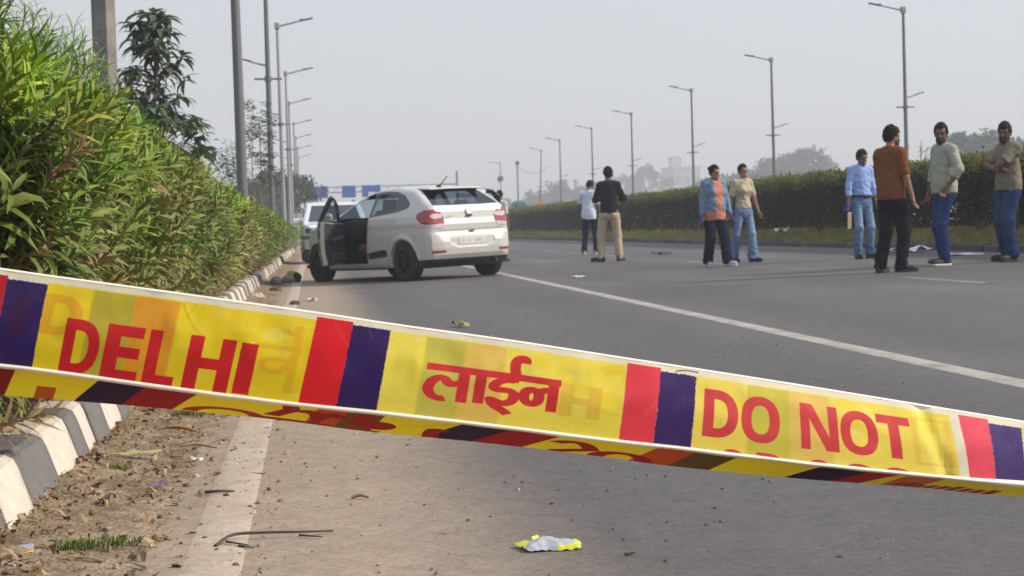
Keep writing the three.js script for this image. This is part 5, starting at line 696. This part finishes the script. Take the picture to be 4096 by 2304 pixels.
patch('paper_scrap', 'white sheet lying by the median kerb between orange and pale green shirts', 'paper', [9.55, -26.1], 0.34, 0.8, [0.66, 0.68, 0.78], 0.4, 0.08);
patch('paper_scrap', 'long white sheet lying by the median kerb right of the pale green shirt', 'paper', [9.46, -23.6], 0.55, 0.6, [0.75, 0.75, 0.76], 0.1, 0.015);
patch('rag', 'dark flat rag on the road between the navy shirt and the denim jacket', 'rag', [7.17, -33.9], 0.36, 0.5, [0.035, 0.03, 0.028], 0.2, 0.05);
patch('paper_scrap', 'dirty white crumb of paper beside the edge line in front of the car', 'paper', [-0.03, -20], 0.1, 0.2, [0.6, 0.56, 0.5], 0.2, 0.03);
patch('leaf_scrap', 'yellow green crumpled leaf on the road above the Hindi word', 'leaf', [1.15, -13.2], 0.085, 0.16, [0.30, 0.29, 0.09], 0.5, 0.04);
patch('plastic_scrap', 'blue plastic scrap in the dirt by the striped kerb', 'plastic scrap', [-0.52, -5.45, 0.012], 0.035, 0.03, [0.10, 0.14, 0.45], 0.3, 0.004);
patch('paper_scrap', 'white paper chip in the dirt left of the edge line below the tape', 'paper', [-0.43, -6.0, 0.012], 0.045, 0.05, [0.7, 0.66, 0.6], 0.3, 0.01);
patch('leaf_scrap', 'pale green dry leaf blade at the foot of the striped kerb', 'leaf', [-0.66, -6.15, 0.03], 0.16, 0.06, [0.36, 0.36, 0.16], 0.1, 0.01);
patch('plastic_scrap', 'white plastic shreds caught under the median hedge beside the beige shirt', 'plastic scrap', [10.75, -37.6, 0.28], 0.35, 0.4, [0.8, 0.8, 0.8], 0.4, 0.12);
{ // orange brown bark strip
  const o = thing('bark_strip', 'curled orange brown strip of bark in the dirt below the tape', 'bark', [-0.555, groundY(-0.55) + 0.035, -6.85], -0.1); mesh('strip', tr(leafGeo(0.17, 0.03, 0.3, 0.9, 6), [-0.08, 0.004, 0], [1.5, 1.57, 0]), mat([0.34, 0.17, 0.055], 0.9), o); }
{ // bundle at the kerb
  const o = thing('rag_bundle', 'dark rag bundle with a bright yellow cloth beside the kerb left of the car', 'rags', [-0.36, groundY(-0.45), -28.2]); o.scale.setScalar(0.55); const blob = (c, r, s) => sdfMesh((x, y, z) => Math.max(ell(c, r)(x, y, z) + 0.03 * noise.noise(x * 12 + s, y * 12, z * 12), -y), [-0.7, -0.02, -0.7], [0.7, 0.6, 0.7], 0.025);
  mesh('yellow_cloth', blob([0, 0.28, 0], [0.14, 0.10, 0.14], 1), mat([0.52, 0.55, 0.02], 0.7), o); mesh('dark_bag', blob([0.16, 0.16, 0.05], [0.14, 0.16, 0.2], 5), mat([0.022, 0.026, 0.016], 0.9), o); mesh('grey_sack', blob([-0.08, 0.1, 0.1], [0.22, 0.15, 0.2], 9), mat([0.33, 0.30, 0.26], 0.95), o);
  const s = thing('sack', 'grey brown sack slumped against the kerb in front of the rag bundle', 'sack', [-0.60, groundY(-0.6), -27.2]); s.scale.setScalar(0.45); mesh('cloth', sdfMesh((x, y, z) => Math.max(ell([0, 0.1, 0], [0.22, 0.22, 0.4])(x, y, z) + 0.04 * noise.noise(x * 8, y * 8 + 3, z * 8), -y), [-0.5, -0.02, -0.7], [0.5, 0.5, 0.7], 0.03), mat([0.26, 0.215, 0.18], 0.95), s); mesh('tie', tr(new THREE.TorusGeometry(0.06, 0.015, 6, 14), [0.05, 0.27, 0.05], [1.3, 0, 0]), twigM2, s);
  const b = thing('wrapper', 'crushed pale blue packet hung in the hedge beside the kerb', 'packet', [-0.86, 0.75, -33.6]); mesh('packet', sdfMesh((x, y, z) => ell([0, 0, 0], [0.06, 0.13, 0.06])(x, y, z) + 0.02 * noise.noise(x * 20, y * 20, z * 20), [-0.15, -0.2, -0.15], [0.15, 0.2, 0.15], 0.02), mat([0.22, 0.30, 0.5], 0.6), b);
  for (const [x, z, s2, label] of [[-0.55, -24.2, 0.06, 'brown clod of earth in the gutter near the kerb beyond the tape'], [-0.22, -19.2, 0.045, 'dark clod on the edge line beyond the tape'], [-0.72, -21.5, 0.075, 'pale broken lump of kerb in the gutter beyond the tape']]) { const c = mesh('clod', sdfMesh((a, y, z2) => Math.max(ell([0, 0.3, 0], [1.4, 0.8, 1.1])(a, y, z2) + 0.3 * noise.noise(a * 1.6, y * 1.6, z2 * 1.6 + s2 * 90), -y), [-2, -0.1, -2], [2, 1.6, 2], 0.16), mat(s2 > 0.07 ? [0.5, 0.42, 0.33] : [0.12, 0.075, 0.045], 1), scene); c.scale.setScalar(s2); c.position.copy(on(x, z)); tag(c, label, 'clod'); }
}
// ---------------------------------------------------------------- the police tape across the foreground
{
  const tape = thing('barricade_tape', 'yellow, red and purple police tape lettered DELHI and DO NOT across the foreground', 'barricade tape', [0, 0, 0]);
  // along the tape: parameter s, the place of the upper edge and of the lower fold (x, y in a plane 3 m off), distance; measured every few decimetres
  const RM = new THREE.Matrix3().set(0.99247, 0.033702, -0.117765, -0.029647, 0.998911, 0.036015, 0.11885, -0.032253, 0.992388);
  const S = [-300, -100, 105, 430, 775, 965, 1260, 1567, 1743, 2050, 2424, 2574, 2800, 3000];
  const A = [[-285, 652], [-85, 668], [125, 697], [450, 741], [800, 790], [985, 818], [1280, 859], [1580, 905], [1752, 931], [2045, 977], [2408, 1036], [2568, 1062], [2790, 1100], [2985, 1132]];
  const B = [[-340, 884], [-130, 905], [80, 926], [400, 970], [750, 1015], [946, 1035], [1250, 1070], [1556, 1108], [1737, 1128], [2058, 1166], [2440, 1203], [2580, 1212], [2810, 1232], [3010, 1250]];
  const C = [[-360, 960], [-150, 980], [55, 998], [370, 1024], [715, 1058], [905, 1083], [1200, 1112], [1500, 1147], [1685, 1172], [2000, 1203], [2330, 1228], [2480, 1243], [2760, 1262], [2960, 1276]];
  const D = [2.68, 2.69, 2.70, 2.71, 2.73, 2.75, 2.79, 2.84, 2.88, 2.96, 3.07, 3.12, 3.19, 3.24];
  const interp = (t, a) => { let i = 0; while (i < S.length - 2 && t > S[i + 1]) i++; const k = (t - S[i]) / (S[i + 1] - S[i]), m = (j) => { const lo = Math.max(0, j - 1), hi = Math.min(S.length - 1, j + 1); return (a[hi] - a[lo]) / (S[hi] - S[lo]) * (S[i + 1] - S[i]); }, k2 = k * k, k3 = k2 * k; return (2 * k3 - 3 * k2 + 1) * a[i] + (k3 - 2 * k2 + k) * m(i) + (-2 * k3 + 3 * k2) * a[i + 1] + (k3 - k2) * m(i + 1); };
  const col = (arr, j) => arr.map((r) => r[j]), cols = [A, B, C].map((r) => [col(r, 0), col(r, 1)]);
  const at3 = (row, s, dz = 0) => { const px = interp(s, cols[row][0]), py = interp(s, cols[row][1]), d = interp(s, D) + dz; return V((px - 1288) / 4200, -(py - 724.5) / 4200, -1).applyMatrix3(RM).multiplyScalar(d).add(V(0, 0.8, 0)); };
  // front panel, top fold, lower fold, inner flap: strips with a uv of (s, v)
  const strip = (rows, n = 260, bulge = 0) => { const pos = [], uv = [], ix = [], m = rows.length; for (let i = 0; i <= n; i++) { const s = lerp(-300, 3000, i / n); rows.forEach(([r, o, dz, v]) => { let p = at3(r, s, dz); if (typeof o === 'function') p = o(s, p); else if (o) p.y += o; pos.push(p.x, p.y, p.z); uv.push((s + 300) / 3300, v); }); }
    for (let i = 0; i < n; i++) for (let j = 0; j < m - 1; j++) { const a = i * m + j; ix.push(a, a + 1, a + m, a + 1, a + m + 1, a + m); } const g = new THREE.BufferGeometry(); g.setAttribute('position', new THREE.Float32BufferAttribute(pos, 3)); g.setAttribute('uv', new THREE.Float32BufferAttribute(uv, 2)); g.setIndex(ix); g.computeVertexNormals(); return g; };
  const between = (t, dz) => (s) => at3(0, s).lerp(at3(1, s), t).add(V(0, 0, 0)), ripple = (s, t) => 0.0046 * noise.noise(s * 0.012, t * 2.4, 1) + 0.0016 * noise.noise(s * 0.035, t * 5, 4);
  const rowsF = range(0, 1, 12).map((t) => [0, (s) => { const p = at3(0, s).lerp(at3(1, s), t); p.z += 0.006 * Math.sin(Math.PI * t) + ripple(s, t) * Math.sin(Math.PI * clamp(t * 1.3, 0, 1)); if (s > 2180 && s < 2520) p.z -= 0.006 * Math.exp(-(((s - 2330 - 40 * t) / 14) ** 2)); return p; }, 0, 1 - t]);
  // print of the front panel, with show-through and creases painted in
  const W = 2048, H = 256, mkC = () => { const c = document.createElement('canvas'); c.width = W; c.height = H; return c; }, X = (s) => (s + 300) / 3300 * W;
  const ragged = (x, s0, s1, v0, v1, color, jag = 1) => { x.fillStyle = color; x.beginPath(); const n = 60; for (let i = 0; i <= n; i++) x.lineTo(X(lerp(s0, s1, i / n)), v0 * H + jag * (rnd() - 0.5) * 5); for (let i = 0; i <= n; i++) x.lineTo(X(s1) + jag * (rnd() - 0.5) * 1.6, lerp(v0, v1, i / n) * H); for (let i = n; i >= 0; i--) x.lineTo(X(lerp(s0, s1, i / n)), v1 * H); for (let i = n; i >= 0; i--) x.lineTo(X(s0) + jag * (rnd() - 0.5) * 1.6, lerp(v0, v1, i / n) * H); x.fill(); };
  const blotch = (x, n, colors, a, big = 26) => { for (let i = 0; i < n; i++) { x.globalAlpha = a * rnd(); x.fillStyle = pick(colors); x.beginPath(); x.ellipse(rnd() * W, rnd() * H, 3 + big * rnd() * 0.6, 3 + big * rnd(), rnd() * 3, 0, 6.3); x.fill(); } x.globalAlpha = 1; };
  const letter = (x, ch, s0, s1, v0, v1, color) => { x.save(); x.font = 'bold 200px sans-serif'; const m = x.measureText(ch), l = m.actualBoundingBoxLeft, r = m.actualBoundingBoxRight, up = m.actualBoundingBoxAscent, dn = m.actualBoundingBoxDescent; x.translate(X(s0), v0 * H); x.scale((X(s1) - X(s0)) / (l + r), (v1 - v0) * H / (up + dn)); x.fillStyle = x.strokeStyle = color; x.lineWidth = 4; x.lineJoin = 'miter'; x.textAlign = 'left'; x.textBaseline = 'alphabetic'; x.fillText(ch, l, up); x.strokeText(ch, l, up); x.restore(); };
  const c = mkC(), x = c.getContext('2d'), RED = '#d61f24', PUR = '#301a5c', OLI = '#bfb038', ORA = '#ee9c28';
  x.fillStyle = '#efe8cc'; x.fillRect(0, 0, W, H);
  ragged(x, 105, 775, 0.065, 1.0, '#f4d61a', 0.6); ragged(x, 965, 1567, 0.065, 1, '#f6e254', 0.6); ragged(x, 1743, 2400, 0.075, 1, '#f6e060', 0.6); ragged(x, 2574, 3000, 0.07, 1, '#f6e060', 0.6);
  x.save(); x.beginPath(); x.rect(X(105), H * 0.075, X(775) - X(105), H); x.rect(X(965), H * 0.075, X(1567) - X(965), H); x.rect(X(1743), H * 0.085, X(2396) - X(1743), H); x.clip();
  x.filter = 'blur(3px)'; blotch(x, 420, ['#f0cc18', '#faee9c', '#f8e870', '#efd52c'], 0.5); x.filter = 'blur(1.5px)';
  const band = (s0, s1, col2, a) => { x.globalAlpha = a; x.fillStyle = col2; x.fillRect(X(s0), 0, X(s1) - X(s0), H); x.globalAlpha = 1; };
  band(222, 330, OLI, 0.85); band(330, 440, ORA, 0.85); band(1058, 1158, '#c3bd52', 0.7); band(1158, 1258, '#e8b866', 0.65); band(1876, 1985, '#ccc44a', 0.75); band(1985, 2090, '#ecc468', 0.8);  // olive and orange bands paint the back layer showing through
  x.globalAlpha = 0.55; letter(x, 'D', 100, 205, 0.18, 0.60, ORA); x.globalAlpha = 0.4; letter(x, 'H', 1408, 1508, 0.40, 0.78, '#e8a63c');  // ghost letters painted as back print seen through the film
  x.strokeStyle = '#e0962a'; x.lineWidth = 13; x.globalAlpha = 0.38; x.beginPath(); x.moveTo(X(640), H * 0.42); x.lineTo(X(755), H * 0.42); x.moveTo(X(742), H * 0.25); x.lineTo(X(742), H * 0.9); x.moveTo(X(740), H * 0.5); x.arc(X(695), H * 0.62, 18, 0, 5.5); x.moveTo(X(735), H * 0.16); x.arc(X(722), H * 0.2, 12, 0, 3); x.stroke(); x.globalAlpha = 0.4; x.lineWidth = 10; x.strokeStyle = '#e8b040'; x.strokeRect(X(2300), H * 0.2, X(2385) - X(2300), H * 0.65); x.globalAlpha = 1; x.filter = 'none';
  x.globalAlpha = 0.35; x.strokeStyle = '#b89a00'; x.lineWidth = 3; x.beginPath(); x.moveTo(X(445), H * 0.08); x.quadraticCurveTo(X(470), H * 0.3, X(510), H * 0.42); x.stroke(); x.strokeStyle = '#f6eeb0'; x.beginPath(); x.moveTo(X(452), H * 0.08); x.quadraticCurveTo(X(480), H * 0.28, X(525), H * 0.4); x.moveTo(X(2318), H * 0.1); x.quadraticCurveTo(X(2322), H * 0.6, X(2345), H); x.stroke(); x.globalAlpha = 1;  // creases painted as dark and pale strokes side by side
  // words
  [['D', 172, 262], ['E', 278, 368], ['L', 385, 460], ['H', 485, 594]].forEach(([ch, a, b]) => letter(x, ch, a, b, 0.415, 1.0, RED)); ragged(x, 609, 650, 0.415, 0.975, RED, 0.6);
  [['D', 1768, 1852], ['O', 1862, 1957], ['N', 2011, 2103], ['O', 2111, 2204], ['T', 2206, 2288]].forEach(([ch, a, b]) => letter(x, ch, a, b, 0.22, 0.81, '#dc4a4c'));
  [['C', 1806, 1866], ['R', 1902, 1976], ['O', 2016, 2088], ['S', 2112, 2180], ['S', 2204, 2274]].forEach(([ch, a, b]) => letter(x, ch, a, b, 0.955, 1.5, '#dc4a4c'));
  // the Hindi word, drawn stroke by stroke
  { const k = (1405 - 1068) / 900, hx = (zx) => X(1068 + (zx - 845) * k), hy = (zx, zy) => H * (0.405 + ((zy - 475 - 0.139 * (zx - 845)) / 1.717 * 0.6289) / 205), path = (...q) => { x.beginPath(); q.forEach((e) => { if (e.length === 2) x[e.m ? 'moveTo' : (q[0] === e ? 'moveTo' : 'lineTo')](hx(e[0]), hy(e[0], e[1])); else x.bezierCurveTo(...[0, 2, 4].flatMap((n) => [hx(e[n]), hy(e[n], e[n + 1])])); }); x.stroke(); };
    x.strokeStyle = '#d83438'; x.lineCap = 'butt'; x.lineJoin = 'round'; x.lineWidth = 20;
    path([845, 475], [1117, 513]); path([1117, 513], [1745, 600]); x.lineWidth = 17;
    path([1098, 500], [1098, 722]); path([990, 692], [905, 695, 855, 640, 882, 590], [900, 548, 968, 540, 990, 578], [1005, 610, 1040, 600, 1098, 590]);
    path([1208, 520], [1208, 728]);
    path([1428, 560], [1424, 592]); path([1440, 585], [1370, 565, 1285, 588, 1300, 624], [1312, 650, 1400, 630, 1432, 664], [1455, 700, 1425, 735, 1372, 730], [1320, 724, 1268, 682, 1290, 712], [1312, 760, 1352, 750, 1412, 806]);
    path([1440, 548], [1412, 480, 1420, 432, 1470, 432], [1495, 434, 1492, 455, 1490, 468]); path([1697, 600], [1697, 792]); path([1697, 655], [1650, 640, 1620, 646, 1600, 668]); x.beginPath(); x.ellipse(hx(1556), hy(1556, 688), 12, 22, 0, 0, 6.3); x.stroke(); }
  x.restore();
  // stripes
  ragged(x, -75, 6, 0.05, 1, '#c01a1e', 0.5); ragged(x, 6, 105, 0.08, 1, PUR, 0.7); ragged(x, 775, 868, 0.03, 1, '#e41c26', 0.4); ragged(x, 868, 965, 0.06, 1, PUR, 0.7); ragged(x, 1567, 1652, 0.04, 1, '#ee4450', 0.4); ragged(x, 1652, 1743, 0.08, 1, '#402c68', 1); ragged(x, 2424, 2494, 0.04, 1, '#f2586a', 0.4); ragged(x, 2494, 2572, 0.10, 1, '#54427c', 1);
  x.globalAlpha = 0.16; x.filter = 'blur(1.2px)'; x.lineWidth = 2.5; for (let i = 0; i < 26; i++) { const a = rnd() * W, b = rnd() * H, q = rr(-50, 50); x.strokeStyle = i % 2 ? '#fffbe0' : '#6a5208'; x.beginPath(); x.moveTo(a, b); x.quadraticCurveTo(a + q * 0.6 + rr(-8, 8), b + rr(10, 40), a + q, b + rr(30, 90)); x.stroke(); } x.filter = 'none';  // crease glints and shade painted as pale and dark strokes
  x.globalAlpha = 0.28; x.filter = 'blur(5px)'; x.fillStyle = '#5a0c22'; x.beginPath(); x.ellipse(X(50), H * 0.45, 16, 60, 0, 0, 6.3); x.fill(); x.filter = 'none'; x.globalAlpha = 1;
  // print wear: fine streaks and pin holes
  for (let i = 0; i < 900; i++) { x.globalAlpha = 0.12 * rnd(); x.strokeStyle = pick(['#fff', '#fff6d8', '#7a5a10']); x.lineWidth = 0.6 + rnd(); const a = rnd() * W, b = rnd() * H; x.beginPath(); x.moveTo(a, b); x.lineTo(a + rr(-2, 2), b + rr(6, 40)); x.stroke(); } x.globalAlpha = 1;
  x.strokeStyle = '#3a4060'; x.lineWidth = 3; x.beginPath(); x.moveTo(X(1690), H * 0.055); x.quadraticCurveTo(X(1715), H * 0.01, X(1748), H * 0.03); x.stroke();
  const tex = (cv) => { const t = new THREE.CanvasTexture(cv); t.colorSpace = THREE.SRGBColorSpace; t.wrapS = THREE.ClampToEdgeWrapping; t.wrapT = THREE.ClampToEdgeWrapping; return t; };
  const plastic = (m) => mat([1, 1, 1], 0.33, { map: m, transmission: 0.16, thickness: 0, specularIntensity: 0.6 });
  mesh('front_panel', strip(rowsF, 330), plastic(tex(c)), tape);
  // white rounded folds
  const foldM = mat([0.86, 0.82, 0.70], 0.5, { transmission: 0.2, thickness: 0 });
  const topRows = [0, 1, 2, 3, 4, 5].map((i) => { const a = i / 5 * Math.PI; return [0, (s) => { const p = at3(0, s); p.y += 0.0030 * Math.sin(a) + 0.0005; p.z += -0.0055 + 0.006 * Math.cos(a) + 0.0012 * noise.noise(s * 0.02, 3, 3); return p; }, 0, i / 5]; });
  mesh('upper_fold', strip(topRows), foldM, tape);
  const lowRows = [0, 1, 2, 3, 4].map((i) => { const t = i / 4, v = (s) => 0.0062 + 0.0016 * noise.noise(s * 0.008, 9, 1) + (s > 2350 ? 0.00002 * (s - 2350) : 0); return [1, (s) => { const p = at3(1, s); p.y += 0.002 - v(s) * t * 1.25; p.z += 0.0075 * Math.sin(Math.PI * t) + 0.001; return p; }, 0, t]; });
  mesh('lower_fold', strip(lowRows), foldM, tape);
  // inner flap with the mirrored print
  const c2 = mkC(), y = c2.getContext('2d'); { const x2 = y; x2.fillStyle = '#ffe61e'; x2.fillRect(0, 0, W, H); x2.filter = 'blur(3px)'; for (let i = 0; i < 160; i++) { x2.globalAlpha = 0.3 * rnd(); x2.fillStyle = pick(['#f4d010', '#fff04a']); x2.beginPath(); x2.ellipse(rnd() * W, rnd() * H, 20, 30, 0, 0, 6.3); x2.fill(); } x2.filter = 'none'; x2.globalAlpha = 1;
    const slant = (a, b, colr, sh = 28) => { x2.fillStyle = colr; x2.beginPath(); x2.moveTo(X(a + sh), 0); x2.lineTo(X(b + sh), 0); x2.lineTo(X(b - sh), H); x2.lineTo(X(a - sh), H); x2.fill(); };
    slant(-40, 52, '#8c6a14'); slant(10, 66, '#8a1016', 6); slant(268, 392, '#301238'); slant(392, 522, '#a4121a'); slant(832, 906, '#cf5212', 8); slant(906, 996, '#725314', 8); slant(1168, 1290, '#301238', 46); slant(1290, 1420, '#ab0f18', 46); slant(1668, 1760, '#d05310', 24); slant(1760, 1860, '#6b4d16', 24); slant(2060, 2190, '#301238', 40); slant(2190, 2270, '#b3101a', 40); slant(2300, 2400, '#d26a10', 10);
    x2.fillStyle = '#a3121a'; x2.strokeStyle = '#b5301a'; x2.lineWidth = 24; const squash = (s0, s1, v0, v1, ch) => { letter(x2, ch, s1, s0, v1, v0, '#a8161a'); };
    x2.fillStyle = '#c45a10'; x2.fillRect(X(135), H * 0.62, X(185) - X(135), H * 0.38); x2.beginPath(); x2.ellipse(X(620), H * 0.98, 52, 60, 0, Math.PI, 0); x2.stroke(); x2.fillStyle = '#a3121a';
    x2.lineWidth = 26; x2.strokeStyle = '#a8161a'; x2.beginPath(); x2.moveTo(X(690), H * 0.93); x2.lineTo(X(900), H * 0.98); x2.moveTo(X(720), H * 0.2); x2.quadraticCurveTo(X(770), H * 0.1, X(775), H * 0.5); x2.lineTo(X(735), H * 0.82); x2.moveTo(X(800), H * 0.55); x2.quadraticCurveTo(X(830), H * 0.3, X(850), H * 0.7); x2.quadraticCurveTo(X(880), H * 0.3, X(905), H * 0.62); x2.stroke(); x2.beginPath(); x2.moveTo(X(930), H * 0.95); x2.lineTo(X(1010), H); x2.moveTo(X(960), H * 0.3); x2.lineTo(X(945), H * 0.8); x2.moveTo(X(980), H * 0.6); x2.ellipse(X(1000), H * 0.72, 14, 30, 0, 0, 6.3); x2.stroke();
    x2.beginPath(); x2.moveTo(X(1440), H * 0.6); x2.quadraticCurveTo(X(1500), H * 0.3, X(1540), H * 0.75); x2.lineTo(X(1450), H); x2.moveTo(X(1570), H); x2.ellipse(X(1620), H, 36, 70, 0, Math.PI, 0); x2.stroke(); x2.beginPath(); x2.moveTo(X(1160), H * 0.7); x2.quadraticCurveTo(X(1125), H * 0.5, X(1140), H); x2.stroke(); x2.lineWidth = 14; for (let i = 0; i < 9; i++) { x2.beginPath(); x2.moveTo(X(2340 + i * 30), H * rr(0.7, 0.85)); x2.lineTo(X(2330 + i * 30), H); x2.stroke(); } }
  const flapRows = range(0, 1, 5).map((t) => [2, (s) => { const a = at3(1, s, 0.012), b = at3(2, s, 0.045), p = a.lerp(b, t); p.y += 0.006 * (1 - t); p.z += 0.0015 * noise.noise(s * 0.015, t * 3, 7); return p; }, 0, 1 - t]);
  mesh('inner_flap', strip(flapRows), plastic(tex(c2)), tape);
  // back panel closing the fold
  const backRows = range(0, 1, 5).map((t) => [0, (s) => { const a = at3(0, s, 0.012), b = at3(2, s, 0.05), p = a.lerp(b, t); p.z -= 0.004 + 0.01 * Math.sin(Math.PI * t); return p; }, 0, 1 - t]);
  mesh('back_panel', strip(backRows, 160), mat([0.92, 0.85, 0.45], 0.9, { transmission: 0.6, thickness: 0 }), tape);
  shadows(tape);
}
renderer.render(scene, camera);
